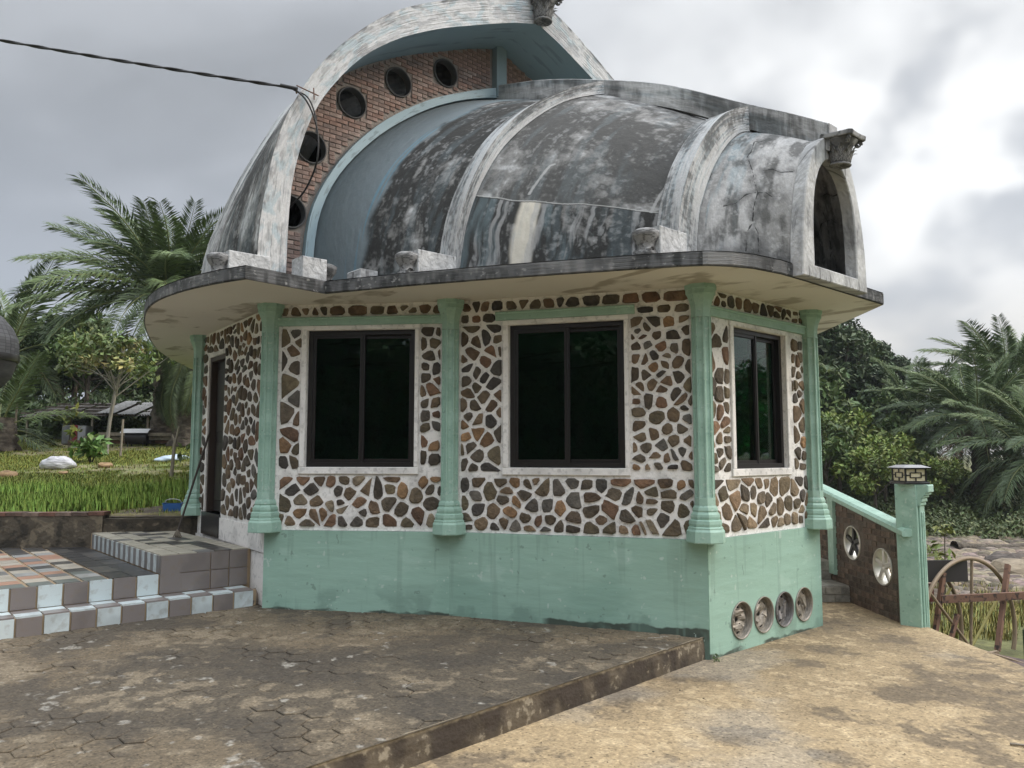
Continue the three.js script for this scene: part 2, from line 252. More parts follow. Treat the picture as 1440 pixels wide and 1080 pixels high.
rubble(w2, [0.1, 1.72, 0.575, 3.28], 0.108, 0.108, 1.2, 0.05); rubble(w2, [1.895, 1.74, 2.5, 3.28], 0.118, 0.09, 1.2, 0.08);
rubble(w2, [0.1, 1.115, 2.5, 1.68], 0.128, 0.092, 1.2, 0.12); rubble(w2, [0.1, 3.395, 2.5, 3.53], 0.135, 0.13, 1.2); rubble(w2, [0.1, 3.28, 0.5, 3.395], 0.14, 0.12, 1); rubble(w2, [1.96, 3.28, 2.5, 3.395], 0.14, 0.12, 1);
rubble(w3, [0.11, 1.72, 0.46, 3.22], 0.105, 0.13, 0.9, 0.3, 0.04); rubble(w3, [1.68, 1.72, 1.96, 3.2], 0.11, 0.15, 0.8, 0.25, 0.05);
rubble(w3, [0.11, 1.13, 1.97, 1.68], 0.122, 0.132, 0.9, 0.6); rubble(w3, [0.1, 3.37, 1.98, 3.53], 0.12, 0.1, 0.8);
allStones.sort((a, b) => b.a - a.a);
const rest = new Map();
allStones.forEach((s, i) => { if (i < 300) part('stone', s.g, M.stone, s.wall); else rest.set(s.wall, [...(rest.get(s.wall) ?? []), s.g]); });
for (const [w, gs] of rest) part('small_stones', merge(gs), M.stone, w).userData.kind = 'stuff';
for (const i of [4, 5, 6, 7, 8, 9]) wallPanel(i, WIN[i] ? [WIN[i]] : [], M.white, 'wall', -0.2);
for (const i of [1, 2, 3]) makeWindow(i, WIN[i]);
for (const i of [4, 5]) makeWindow(i, WIN[i], false);
// lintel bands
for (const [i, x0, y0, x1, y1] of [[1, 0.06, 3.3, 1.9, 3.385], [2, 0.5, 3.302, 1.95, 3.385], [3, 0.08, 3.262, 2.0, 3.355]]) { const l = part('lintel_band', merge([bevelBox(x0, y0, -0.01, x1, y1, 0.035), bevelBox(x0, y1 - 0.02, 0.0, x1, y1 + 0.004, 0.05)].map((g) => boxUV(g))), M.mint, house); placeWall(i, l); }
// door
{
  const d = new THREE.Group(); d.name = 'door'; placeWall(0, d); house.add(d);
  part('door_frame', merge([box(DOOR[0] + 0.002, DOOR[1], -0.16, DOOR[0] + 0.05, DOOR[3] - 0.002, -0.02), box(DOOR[2] - 0.05, DOOR[1], -0.16, DOOR[2] - 0.002, DOOR[3] - 0.002, -0.02), box(DOOR[0] + 0.05, DOOR[3] - 0.06, -0.158, DOOR[2] - 0.05, DOOR[3] - 0.003, -0.022)]), std({ color: lin(0.05, 0.034, 0.026), roughness: 0.5 }), d);
  part('dark_doorway_panel', merge([box(DOOR[0] + 0.052, DOOR[1] + 0.01, -0.14, DOOR[2] - 0.052, DOOR[3] - 0.065, -0.1), bevelBox(DOOR[0] + 0.13, 1.3, -0.1, DOOR[2] - 0.13, 2.05, -0.09), bevelBox(DOOR[0] + 0.13, 2.2, -0.1, DOOR[2] - 0.13, 3.02, -0.09)].map((g) => boxUV(g))), M.dark, d);  // near-black panel added for the dark inside of the open doorway
  part('threshold', box(DOOR[0] - 0.02, 0.862, -0.15, DOOR[2] + 0.01, 1.15, 0.03), std({ color: lin(0.035, 0.036, 0.038), roughness: 0.25 }), d);
}
// plinth; the end wall's plinth has round holes that hold the wheel rims
const RIMS = [0.53, 0.935, 1.34, 1.75], RIMY = 0.287, RIMR = 0.182;
for (const i of [1, 2, 3]) {
  const o = new THREE.Mesh(new THREE.BufferGeometry(), std({ map: plinthTex, bumpMap: rep(plasterBump, 1.2), bumpScale: 0.006, roughness: 0.6 })), L = placeWall(i, o), sh = rectPath(new THREE.Shape(), i === 1 ? -0.03 : -0.008, -0.25, L + 0.012, FLOOR - 0.003);
  if (i === 3) for (const x of RIMS) { const h = new THREE.Path(); h.absarc(x, RIMY, RIMR, 0, Math.PI * 2, true); sh.holes.push(h); }
  o.geometry = new THREE.ExtrudeGeometry(sh, { depth: 0.24, bevelEnabled: false, curveSegments: 40 }).translate(0, 0, -0.215);
  const p = o.geometry.attributes.position, uv = o.geometry.attributes.uv; for (let k = 0; k < p.count; k++) uv.setXY(k, (p.getX(k) + [0, 0.1, 2.2, 0.3][i]) / 5, (p.getY(k) + (i === 3 ? 0.21 : 0)) / 1.25);
  if (i !== 3) { for (let k = 0; k < p.count; k++) uv.setY(k, (p.getY(k) - 0.04) / 1.25); }
  o.name = 'plinth'; o.castShadow = o.receiveShadow = true; house.add(o);
}
{ const o = part('plinth', box(-0.2, -0.2, -0.2, 2.79, 0.835, 0.002), M.white, house); placeWall(0, o);
  part('skirting', box(1.06, 0.85, 0.0, 2.775, 1.115, 0.018), M.white, o); }
// pressed steel wheel rims
const steel = [std({ color: lin(0.38, 0.35, 0.3), metalness: 0.4, roughness: 0.5, map: rep(grainTex, 5) }), std({ color: lin(0.24, 0.23, 0.22), metalness: 0.4, roughness: 0.5, map: rep(grainTex, 5) })];
function steelRim(nHole, r) {
  const pr = [[0.98, 0.02], [1.0, 0.03], [0.985, 0.04], [0.93, 0.035], [0.9, 0.02], [0.88, -0.03], [0.8, -0.045], [0.78, -0.1], [0.74, -0.13]].map(([a, b]) => new THREE.Vector2(a * r, b));
  const barrel = new THREE.LatheGeometry(pr, 48).rotateX(Math.PI / 2);
  const sh = new THREE.Shape(); sh.absarc(0, 0, r * 0.86, 0, Math.PI * 2);
  const hub = new THREE.Path(); hub.absarc(0, 0, r * 0.17, 0, Math.PI * 2, true); sh.holes.push(hub);
  for (let k = 0; k < nHole; k++) { const a = (k / nHole) * Math.PI * 2, h = new THREE.Path(); h.absellipse(Math.cos(a) * r * 0.68, Math.sin(a) * r * 0.68, r * 0.11, r * 0.16, 0, Math.PI * 2, true, a); sh.holes.push(h); }
  for (let k = 0; k < 4; k++) { const a = (k / 4 + 0.1) * Math.PI * 2, h = new THREE.Path(); h.absarc(Math.cos(a) * r * 0.31, Math.sin(a) * r * 0.31, r * 0.05, 0, Math.PI * 2, true); sh.holes.push(h); }
  const disc = new THREE.ExtrudeGeometry(sh, { depth: 0.008, bevelEnabled: true, bevelThickness: 0.004, bevelSize: 0.004, bevelSegments: 2, curveSegments: 24 }).translate(0, 0, -0.035);
  const dp = disc.attributes.position; for (let i = 0; i < dp.count; i++) { const q = Math.hypot(dp.getX(i), dp.getY(i)) / r; dp.setZ(i, dp.getZ(i) + 0.035 * Math.exp(-Math.pow((q - 0.5) / 0.13, 2)) - 0.012 * ss(0.35, 0.1, q)); } disc.computeVertexNormals();
  return [barrel, disc];
}
RIMS.forEach((x, i) => { const g = new THREE.Group(); g.name = 'wheel_rim'; const L = placeWall(3, g); house.add(g); const [b, d] = steelRim([8, 6, 8, 5][i], RIMR); const a = part('barrel', b, steel[i === 2 ? 1 : 0], g), c = part('disc', d, steel[i === 2 ? 1 : 0], g); for (const o of [a, c]) o.position.set(x, RIMY, 0.0); c.rotation.z = i * 0.7; void L; });
// pilasters
{
  const oct = (r, y) => new THREE.Vector2(r / Math.cos(Math.PI / 8), y);
  const lathe8 = (pts) => { const g = new THREE.LatheGeometry(pts.map(([r, y]) => oct(r, y)), 8, Math.PI / 8).toNonIndexed(); g.computeVertexNormals(); return boxUV(g); };
  const base = lathe8([[0, 0], [0.168, 0], [0.171, 0.01], [0.168, 0.105], [0.154, 0.125], [0.154, 0.14], [0.142, 0.15], [0.146, 0.175], [0.142, 0.205], [0.126, 0.215], [0.13, 0.24], [0.126, 0.262], [0.108, 0.285], [0.112, 0.3], [0.106, 0.325], [0.094, 0.345]]);
  const cap = lathe8([[0.088, 0], [0.09, 0.08], [0.093, 0.1], [0.104, 0.15], [0.12, 0.19], [0.124, 0.2], [0.134, 0.212], [0.135, 0.25], [0.143, 0.262], [0.143, 0.305]]);
  const sh = new THREE.Shape(), R = 0.09, half = R * Math.tan(Math.PI / 8); let first = true;
  for (let k = 0; k < 8; k++) { const a = (k / 8) * Math.PI * 2, t = [-Math.sin(a), Math.cos(a)], n = [Math.cos(a), Math.sin(a)]; for (const [s, d] of [[-half, 0], [-0.026, 0], [-0.022, -0.012], [-0.008, -0.016], [0.008, -0.016], [0.022, -0.012], [0.026, 0]]) { const x = n[0] * (R + d) + t[0] * s, y = n[1] * (R + d) + t[1] * s; if (first) { sh.moveTo(x, y); first = false; } else sh.lineTo(x, y); } }
  sh.closePath();
  const H0 = 1.5, H1 = SOFF - 0.32, flute = boxUV(new THREE.ExtrudeGeometry(sh, { depth: H1 - H0, bevelEnabled: false }).rotateX(-Math.PI / 2).translate(0, H0, 0));
  const plain = lathe8([[0.0915, 1.42], [0.0915, 1.5], [0.088, 1.502]]), plain2 = lathe8([[0.088, H1], [0.0915, H1 + 0.002], [0.09, SOFF - 0.3]]);
  const shaft = merge([flute, plain, plain2]);
  const at = (u, w, turn) => { const g = new THREE.Group(); g.name = 'pilaster'; g.position.set(u, 0, w); g.rotation.y = turn; house.add(g); part('shaft', shaft, M.mint, g); part('base', base, M.mint, g).position.y = 1.083; part('capital', cap, M.mint, g).position.y = SOFF - 0.305; };
  at(-6.58, 3.44, 0.1); at(-3.79, 3.66, 0.35); at(-2.31, 2.31, 0.9 + Math.PI / 8 - 0.35); at(-0.115, 0.93, 0.45 + Math.PI / 8 * 0); at(-0.12, -1.15, 0);
}
// floor inside
{ const sh = new THREE.Shape(WP.map(([u, w]) => new THREE.Vector2(u * 0.985 - 0.05, w * 0.965))); part('floor', boxUV(new THREE.ExtrudeGeometry(sh, { depth: 0.15, bevelEnabled: false }).rotateX(Math.PI / 2).translate(0, FLOOR + 0.02, 0)), std({ color: lin(0.2, 0.17, 0.14), roughness: 0.4 }), house); }
// roof slab
const near = [[-11.6, 0], [-11.4, 1.2], [-11.03, 1.95], [-10.01, 2.61], [-8.51, 3.42], [-6.4, 4.22], [-5.04, 4.61], [-4.3, 4.72], [-3.66, 4.7], [-3.05, 4.58], [-2.6, 4.43]];
const near2 = [[-2.72, 3.57], [-1.94, 3.18], [-1.06, 2.68], [-0.52, 2.34], [0.02, 2.0], [0.3, 1.81], [0.48, 1.66], [0.6, 1.48], [0.68, 1.26], [0.73, 0.9], [0.73, 0.5], [0.7, -1.24], [-0.79, -2.68], [-2.72, -3.75], [-2.6, -4.5], [-3.66, -4.7], [-5.04, -4.61], [-6.4, -4.22], [-8.51, -3.42], [-10.01, -2.61], [-11.03, -1.95], [-11.4, -1.2]];
const outline = [...new THREE.CatmullRomCurve3(near.map(([u, w]) => new THREE.Vector3(u, 0, w))).getPoints(50).map((p) => [p.x, p.z]), ...near2].map(([u, w]) => sc(u, w));
const fasciaTex = paint(2048, 128, (x, y) => { const X = x * 16, Y = y * 0.16, p = fbm(X * 1.2, Y * 3, 5, 80), s = fbm(X * 14, Y * 4, 4, 81), f = fbm(X * 24, Y * 24, 4, 82); let c = mix3([0.13, 0.133, 0.135], [0.04, 0.042, 0.042], ss(0.3, 0.66, s)); c = mix3(c, [0.3, 0.3, 0.295], 0.75 * ss(0.5, 0.66, p * 0.7 + s * 0.3)); c = mix3(c, [0.35, 0.35, 0.34], 0.6 * ss(0.7, 0.76, f)); return c; });
{
  const pts = outline.map(([u, w]) => new THREE.Vector2(u, w)), sh = new THREE.Shape(pts), len = [0]; const n = pts.length; for (let i = 1; i <= n; i++) len.push(len[i - 1] + pts[i % n].distanceTo(pts[i - 1]));
  const side = grid(n, 3, (a, b, i, j) => { const p = pts[i % n], bev = [0.012, 0, 0, 0.015][j]; const c = Math.hypot(p.x + 4, p.y); return [p.x - ((p.x + 4) / c) * bev, SOFF + [0, 0.012, 0.118, 0.13][j], p.y - (p.y / c) * bev, len[i] / 16, [0.02, 0.1, 0.9, 0.98][j]]; }).toNonIndexed(); side.computeVertexNormals();
  const topg = new THREE.ShapeGeometry(sh).rotateX(Math.PI / 2).translate(0, TOP, 0), botg = topg.clone().translate(0, -0.13, 0);
  for (const g of [topg, botg]) { const p = g.attributes.position, uv = g.attributes.uv; for (let k = 0; k < p.count; k++) uv.setXY(k, p.getX(k) / 16, p.getZ(k) * 6 / 16); }
  const slab = part('roof_slab', merge([side, topg, botg]), std({ map: fasciaTex, bumpMap: rep(plasterBump, 4), bumpScale: 0.01 }), house);
  const so = boxUV(new THREE.ShapeGeometry(new THREE.Shape(outline.map(([u, w]) => { const c = Math.hypot(u + 4, w); return new THREE.Vector2(u - (u + 4) / c * 0.014, w - w / c * 0.014); }))).rotateX(Math.PI / 2).translate(0, SOFF - 0.004, 0)); part('soffit', so, M.soffit, slab);
}
// arch profiles: half, apex to foot, in (w, height)
const N = 28;
const half = (pts) => new THREE.CatmullRomCurve3(pts.map(([w, h]) => new THREE.Vector3(w, h, 0)), false, 'centripetal').getSpacedPoints(N).map((p) => [p.x, p.y]);
const full = (pts, c = 0) => { const h = half(pts); return [...h.slice().reverse().map(([w, y]) => [w + c, y]), ...h.slice(1).map(([w, y]) => [-w + c, y])]; };
const PR = {
  hoodOut: full([[0, 8.4], [0.47, 8.25], [1.07, 7.99], [1.59, 7.72], [2.33, 7.29], [2.91, 6.77], [3.34, 6.25], [3.63, 5.74], [3.8, 5.3], [3.92, 4.73], [3.98, 4.26], [4.0, 3.62]]),
  hoodBack: full([[0, 8.15], [0.5, 7.98], [1.1, 7.72], [1.7, 7.4], [2.3, 7.02], [2.83, 6.56], [3.16, 5.99], [3.5, 5.31], [3.74, 4.71], [3.86, 4.3], [3.92, 3.62]]),
  hoodIn: full([[0, 8.0], [0.47, 7.84], [1.07, 7.58], [1.7, 7.29], [2.33, 6.92], [2.81, 6.52], [3.15, 6.1], [3.38, 5.72], [3.53, 5.3], [3.62, 4.9], [3.66, 4.48], [3.68, 3.62]]),
  bandOut: full([[0, 7.37], [0.25, 7.27], [0.75, 7.05], [1.28, 6.78], [1.96, 6.3], [2.48, 5.77], [2.81, 5.28], [3.0, 4.83], [3.07, 4.31], [3.08, 3.62]]),
  bandIn: full([[0, 7.21], [0.4, 7.08], [0.83, 6.9], [1.32, 6.63], [1.94, 6.17], [2.4, 5.7], [2.7, 5.28], [2.89, 4.82], [2.96, 4.31], [2.97, 3.62]]),
  r2out: full([[0, 6.68], [0.4, 6.5], [0.85, 6.26], [1.43, 5.85], [1.86, 5.4], [2.16, 4.9], [2.34, 4.46], [2.44, 3.94], [2.46, 3.62]]),
  r2in: full([[0, 6.5], [0.4, 6.34], [0.83, 6.12], [1.38, 5.7], [1.79, 5.27], [2.07, 4.82], [2.25, 4.38], [2.34, 3.92], [2.36, 3.62]]),
  r3out: full([[0, 5.61], [0.3, 5.5], [0.58, 5.33], [0.89, 5.02], [1.14, 4.64], [1.29, 4.25], [1.36, 3.87], [1.38, 3.62]]),
  r3mid: full([[0, 5.45], [0.28, 5.35], [0.53, 5.19], [0.83, 4.9], [1.07, 4.54], [1.22, 4.18], [1.28, 3.85], [1.29, 3.62]]),
  r3in: full([[0, 5.33], [0.2, 5.27], [0.44, 5.1], [0.66, 4.86], [0.87, 4.53], [1.0, 4.2], [1.05, 3.87], [1.06, 3.62]]),
  nose: full([[0, 5.0], [0.17, 4.96], [0.36, 4.8], [0.5, 4.5], [0.58, 4.2], [0.625, 3.9], [0.64, 3.555]], -0.06),
  nosein: full([[0, 4.8], [0.15, 4.76], [0.28, 4.64], [0.38, 4.44], [0.425, 4.2], [0.44, 3.98], [0.44, 3.66]], -0.07),
};
function loft(A, ua, B, ub, nu = 10, bulge = 0) { const n = A.length - 1; return grid(nu, n, (t, s, i, j) => { const k = 1 + bulge * Math.sin(t * Math.PI); const w = lerp(A[j][0], B[j][0], t), h = lerp(A[j][1], B[j][1], t); return [lerp(ua, ub, t), 3.62 + (h - 3.62) * k, w * k, t, 1 - Math.abs(1 - 2 * s)]; }); }
function face(A, B, u) { return grid(1, A.length - 1, (t, s, i, j) => [u, lerp(A[j][1], B[j][1], t), lerp(A[j][0], B[j][0], t), t, 1 - Math.abs(1 - 2 * s)]); }
const shellMat = (tex, o = {}) => std({ map: tex, bumpMap: rep(roughTex, 3), bumpScale: 0.02, roughness: 0.92, ...o });
// middle shell: dark streaks below a casting ledge, one broad cream run
const ledge = 0.27;
const midCracks = [...crackLine([[0.93, 0.27], [0.95, 0.36], [0.98, 0.44], [0.96, 0.47], [1.0, 0.56]].map(([a, b]) => [a * 2, b * 4])), ...crackLine([[0.3, 0.3], [0.34, 0.42], [0.36, 0.43]].map(([a, b]) => [a * 2, b * 4]))];
const midTex = paint(1024, 1024, (x, y) => {
  const X = x * 2, Y = y * 4.1, wob = 0.03 * (fbm(X * 2, 0, 3, 7) - 0.5), low = y < ledge + wob;
  let c = streaky(X, Y, 4.1, low ? 0.9 + 0.4 * (fbm(X * 3, 2, 3, 91) - 0.5) : 0.62, low ? 100 : 130, low ? 0.75 : 0.35);
  if (!low) c = mix3(c, [0.17, 0.168, 0.16], 0.25);
  if (low) { const e = (x - 0.33 + 0.03 * (fbm(Y * 3, 1, 3, 92) - 0.5)) * 2, wd = 0.11 + 0.06 * fbm(Y * 2, 4, 3, 94); c = mix3(c, CREAM, 0.9 * ss(wd, wd * 0.55, Math.abs(e)) * ss(0.3, 0.5, fbm(X * 15, Y * 1.2, 4, 93) + 0.12)); const XX = X + 0.1 * (fbm(X * 3, Y * 3, 4, 97) - 0.5); c = mix3(c, [0.16, 0.22, 0.24], 0.4 * ss(0.5, 0.7, fbm(XX * 8, Y * 1.1, 5, 95))); c = mix3(c, LIGHT, 0.6 * ss(0.54, 0.7, fbm(XX * 12 + 2, Y * 1.2, 5, 96))); }
  const l = Math.abs(y - ledge - wob); if (l < 0.004) c = mix3(c, low ? DARK : [0.45, 0.45, 0.43], 0.65);
  const k = crackDist(X, Y, midCracks) + 0.01 * (fbm(X * 30, Y * 30, 2, 3) - 0.5); if (k < 0.02) c = mix3(c, [0.42, 0.42, 0.41], 0.7 * ss(0.02, 0.008, k));
  return c;
}, false);
const rearTex = paint(1024, 1024, (x, y) => {                            // x 0 at the brick wall (sheltered, smooth) to 1 at the rib
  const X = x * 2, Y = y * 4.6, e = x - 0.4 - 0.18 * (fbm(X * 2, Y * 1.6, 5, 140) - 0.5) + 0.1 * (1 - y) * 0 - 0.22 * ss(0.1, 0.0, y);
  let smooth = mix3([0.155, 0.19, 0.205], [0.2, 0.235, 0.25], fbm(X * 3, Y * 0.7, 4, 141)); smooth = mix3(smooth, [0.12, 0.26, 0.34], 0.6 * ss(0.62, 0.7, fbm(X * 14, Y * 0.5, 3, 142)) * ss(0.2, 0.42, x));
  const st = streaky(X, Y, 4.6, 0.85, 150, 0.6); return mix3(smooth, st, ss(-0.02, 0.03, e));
}, false);
const noseCracks = [
  ...crackLine([[0.36, 0.78], [0.4, 0.7], [0.38, 0.66], [0.46, 0.6], [0.5, 0.57], [0.56, 0.5], [0.62, 0.44], [0.6, 0.35], [0.61, 0.27], [0.56, 0.22], [0.55, 0.12]]), ...crackLine([[0.62, 0.44], [0.7, 0.45], [0.78, 0.43], [0.86, 0.44]]), ...crackLine([[0.6, 0.44], [0.5, 0.42], [0.4, 0.36], [0.28, 0.34]]), ...crackLine([[0.61, 0.27], [0.67, 0.22], [0.68, 0.12]]), ...crackLine([[0.62, 0.58], [0.72, 0.6], [0.82, 0.59], [0.95, 0.61]]), ...crackLine([[0.3, 0.8], [0.42, 0.79], [0.5, 0.83]])].map((s) => s.map((v, i) => v * (i % 2 ? 2 : 0.8)));
const noseTex = paint(1024, 1024, (x, y) => {
  const X = x * 0.8, Y = y * 2, p = fbm(X * 3, Y * 1.6, 6, 160), s = fbm(X * 10, Y * 1.1, 4, 161), f = fbm(X * 18, Y * 18, 4, 162);
  const q = fbm(X * 7, Y * 5, 5, 168);
  let c = mix3([0.46, 0.455, 0.445], [0.28, 0.278, 0.27], ss(0.38, 0.62, p)); c = mix3(c, BLUE, 0.5 * ss(0.5, 0.68, s) * ss(0.8, 0.1, x)); c = mix3(c, [0.075, 0.075, 0.07], 0.8 * ss(0.5, 0.64, s * 0.45 + q * 0.45 + f * 0.1)); c = mix3(c, [0.5, 0.5, 0.49], 0.4 * ss(0.58, 0.72, f));
  c = mix3(c, [0.08, 0.08, 0.08], 0.6 * ss(0.1, 0.0, y - 0.16 * fbm(X * 12, 1, 4, 163)));
  const k = crackDist(X, Y, noseCracks) + 0.02 * (fbm(X * 24, Y * 24, 4, 164) - 0.5); c = mix3(c, [0.05, 0.05, 0.048], ss(0.1, 0.0, k) * 0.6 * ss(0.4, 0.6, fbm(X * 8, Y * 8, 4, 165))); if (k < 0.0035) c = mix3(c, [0.012, 0.012, 0.012], 0.85);
  const g = 0.84 + 0.32 * fbm(X * 60, Y * 60, 3, 166); return [c[0] * g, c[1] * g, c[2] * g];
}, false);
const ribTex = paint(256, 2048, (x, y) => {
  const X = x * 0.3, Y = y * 4.5, p = fbm(X * 3 + 3, Y * 1.4, 5, 170), s = fbm(X * 40, Y * 1.5, 4, 171), f = fbm(X * 22, Y * 16, 5, 172);
  let c = mix3([0.54, 0.545, 0.54], [0.36, 0.36, 0.355], ss(0.3, 0.7, p)); c = mix3(c, BLUE, 0.4 * ss(0.45, 0.7, s)); c = mix3(c, [0.08, 0.08, 0.077], 0.8 * ss(0.47, 0.68, p * 0.45 + s * 0.3 + f * 0.3)); const g = 0.82 + 0.36 * fbm(X * 60, Y * 60, 3, 173); return [c[0] * g, c[1] * g, c[2] * g]; }, false);
const hoodFaceTex = paint(256, 2048, (x, y) => {
  const X = x * 0.4, Y = y * 7, wv = fbm(X * 5, Y * 3, 4, 180), p = fbm(X * 4 + wv * 2.6, Y * 2.2 + wv * 2, 5, 181), s = fbm(X * 9 + wv * 3, Y * 6 + wv * 3, 5, 182);
  let c = mix3([0.55, 0.555, 0.55], [0.4, 0.405, 0.41], ss(0.35, 0.65, p)); c = mix3(c, [0.33, 0.43, 0.47], 0.6 * ss(0.48, 0.7, s)); c = mix3(c, [0.2, 0.2, 0.195], 0.5 * ss(0.52, 0.74, fbm(X * 16, Y * 7, 5, 183))); c = mix3(c, [0.08, 0.08, 0.08], 0.8 * ss(0.12, 0.0, x - 0.14 * (s - 0.3)) * ss(0.35, 0.6, p)); const g = 0.86 + 0.28 * fbm(X * 60, Y * 60, 3, 184); return [c[0] * g, c[1] * g, c[2] * g]; }, false);
const paleTex = paint(512, 512, (x, y) => { const s = pfbm(x * 5, y * 1, 5, 5, 233), p = pfbm(x, y, 6, 5, 234), f = pfbm(x, y, 40, 3, 235); let c = mix3([0.5, 0.505, 0.5], [0.36, 0.365, 0.365], ss(0.35, 0.65, p)); c = mix3(c, [0.09, 0.09, 0.088], 0.7 * ss(0.53, 0.72, s * 0.6 + p * 0.4)); const g = 0.8 + 0.4 * f; return [c[0] * g, c[1] * g, c[2] * g]; });
const hoodTex = paint(512, 1024, (x, y) => { return streaky(x * 1.7, y * 7, 7, 0.85 - 0.6 * ss(0.72, 0.95, x), 190, 0.65); }, false);
const shadedBlueTex = paint(512, 512, (x, y) => { const a = pfbm(x, y, 4, 5, 200), b = pfbm(x, y, 12, 5, 201); return mix3(mix3([0.24, 0.34, 0.39], [0.29, 0.39, 0.44], a), [0.15, 0.2, 0.23], 0.5 * ss(0.62, 0.72, b)); });  // pale blue paint, with the shade under the hood put into the colour
{
  const shell = (name, g, tex, o) => part(name, g, shellMat(tex, o), house);
  shell('roof_shell', loft(PR.r2in, -2.12, PR.r3mid, -0.3, 14, 0.012), midTex);
  shell('roof_shell', loft(PR.bandIn, -4.32, PR.r2in, -2.34, 14, 0.004), rearTex);
  shell('roof_shell', loft(PR.r3in, -0.09, PR.nose, 0.64, 10, 0.015), noseTex);
  const rib = (O1, I1, ua, I2, ub) => merge([loft(O1, ua, O1, ub, 2), face(I1, O1, ua), face(O1, I2, ub)]);
  shell('rib', rib(PR.r2out, PR.r2in, -2.36, PR.r2in, -2.1), ribTex);
  shell('rib', rib(PR.r3out, PR.r3mid, -0.32, PR.r3in, -0.06), ribTex);
  // nose front with its arched opening
  const nf = new THREE.Shape(PR.nose.map(([w, h]) => new THREE.Vector2(-w, h))), nh = new THREE.Path(PR.nosein.map(([w, h]) => new THREE.Vector2(-w, h)).reverse()); nf.holes.push(nh);
  const ng = new THREE.ExtrudeGeometry(nf, { depth: 0.11, bevelEnabled: true, bevelThickness: 0.01, bevelSize: 0.01, bevelSegments: 1 }).rotateY(Math.PI / 2).translate(0.645, 0, 0);
  { const p = ng.attributes.position, uv = ng.attributes.uv; for (let k = 0; k < p.count; k++) uv.setXY(k, p.getZ(k) + p.getX(k), p.getY(k) * 0.7); }
  shell('nose_arch', ng, paleTex);
  // ridge beam
  const rl = [[-4.35, 7.42], [-3.3, 7.12], [-2.26, 6.73], [-1.2, 6.27], [-0.1, 5.64], [0.4, 5.36], [0.8, 5.12]], curve = new THREE.CatmullRomCurve3(rl.map(([u, h]) => new THREE.Vector3(u, h, 0)));
  const prof = [[0.085, -0.5], [0.085, -0.015], [0.07, 0], [-0.07, 0], [-0.085, -0.015], [-0.085, -0.5]];
  const rb = grid(40, prof.length - 1, (t, s, i, j) => { const p = curve.getPoint(t), d = j === 0 || j === 5 ? -0.28 : prof[j][1]; return [p.x, p.y + d, prof[j][0] - 0.02, s * 0.9, t]; });
  shell('ridge_beam', merge([rb, box(0.78, 4.86, -0.105, 0.802, 5.12, 0.065)]), ribTex);
  // hood
  const hood = shell('hood_shell', loft(PR.hoodOut, -3.4, PR.hoodBack, -5.1, 8), hoodTex);
  part('front_face', face(PR.hoodOut, PR.hoodIn, -3.4), shellMat(hoodFaceTex), hood);
  part('inner_face', loft(PR.hoodIn, -3.4, PR.hoodIn, -4.6, 4), std({ map: shadedBlueTex, roughness: 0.8 }), hood);
  const backIn = PR.hoodBack.map(([w, h]) => [w * 0.86, 3.62 + (h - 3.62) * 0.88]), backOut = PR.hoodBack.map(([w, h]) => [w * 1.008, 3.62 + (h - 3.62) * 1.008]);
  shell('rib', rib(backOut, backIn, -5.3, backIn, -5.03), ribTex);
  shell('roof_shell', grid(16, PR.hoodOut.length - 1, (t, s, i, j) => { const a = t * Math.PI / 2, k = Math.max(Math.cos(a), 0.001); return [-5.2 - 4.6 * Math.sin(a), 3.62 + (PR.hoodBack[j][1] - 3.62) * 0.93 * Math.pow(k, 0.7), PR.hoodBack[j][0] * 0.92 * k, t, 1 - Math.abs(1 - 2 * s)]; }), hoodTex);
}
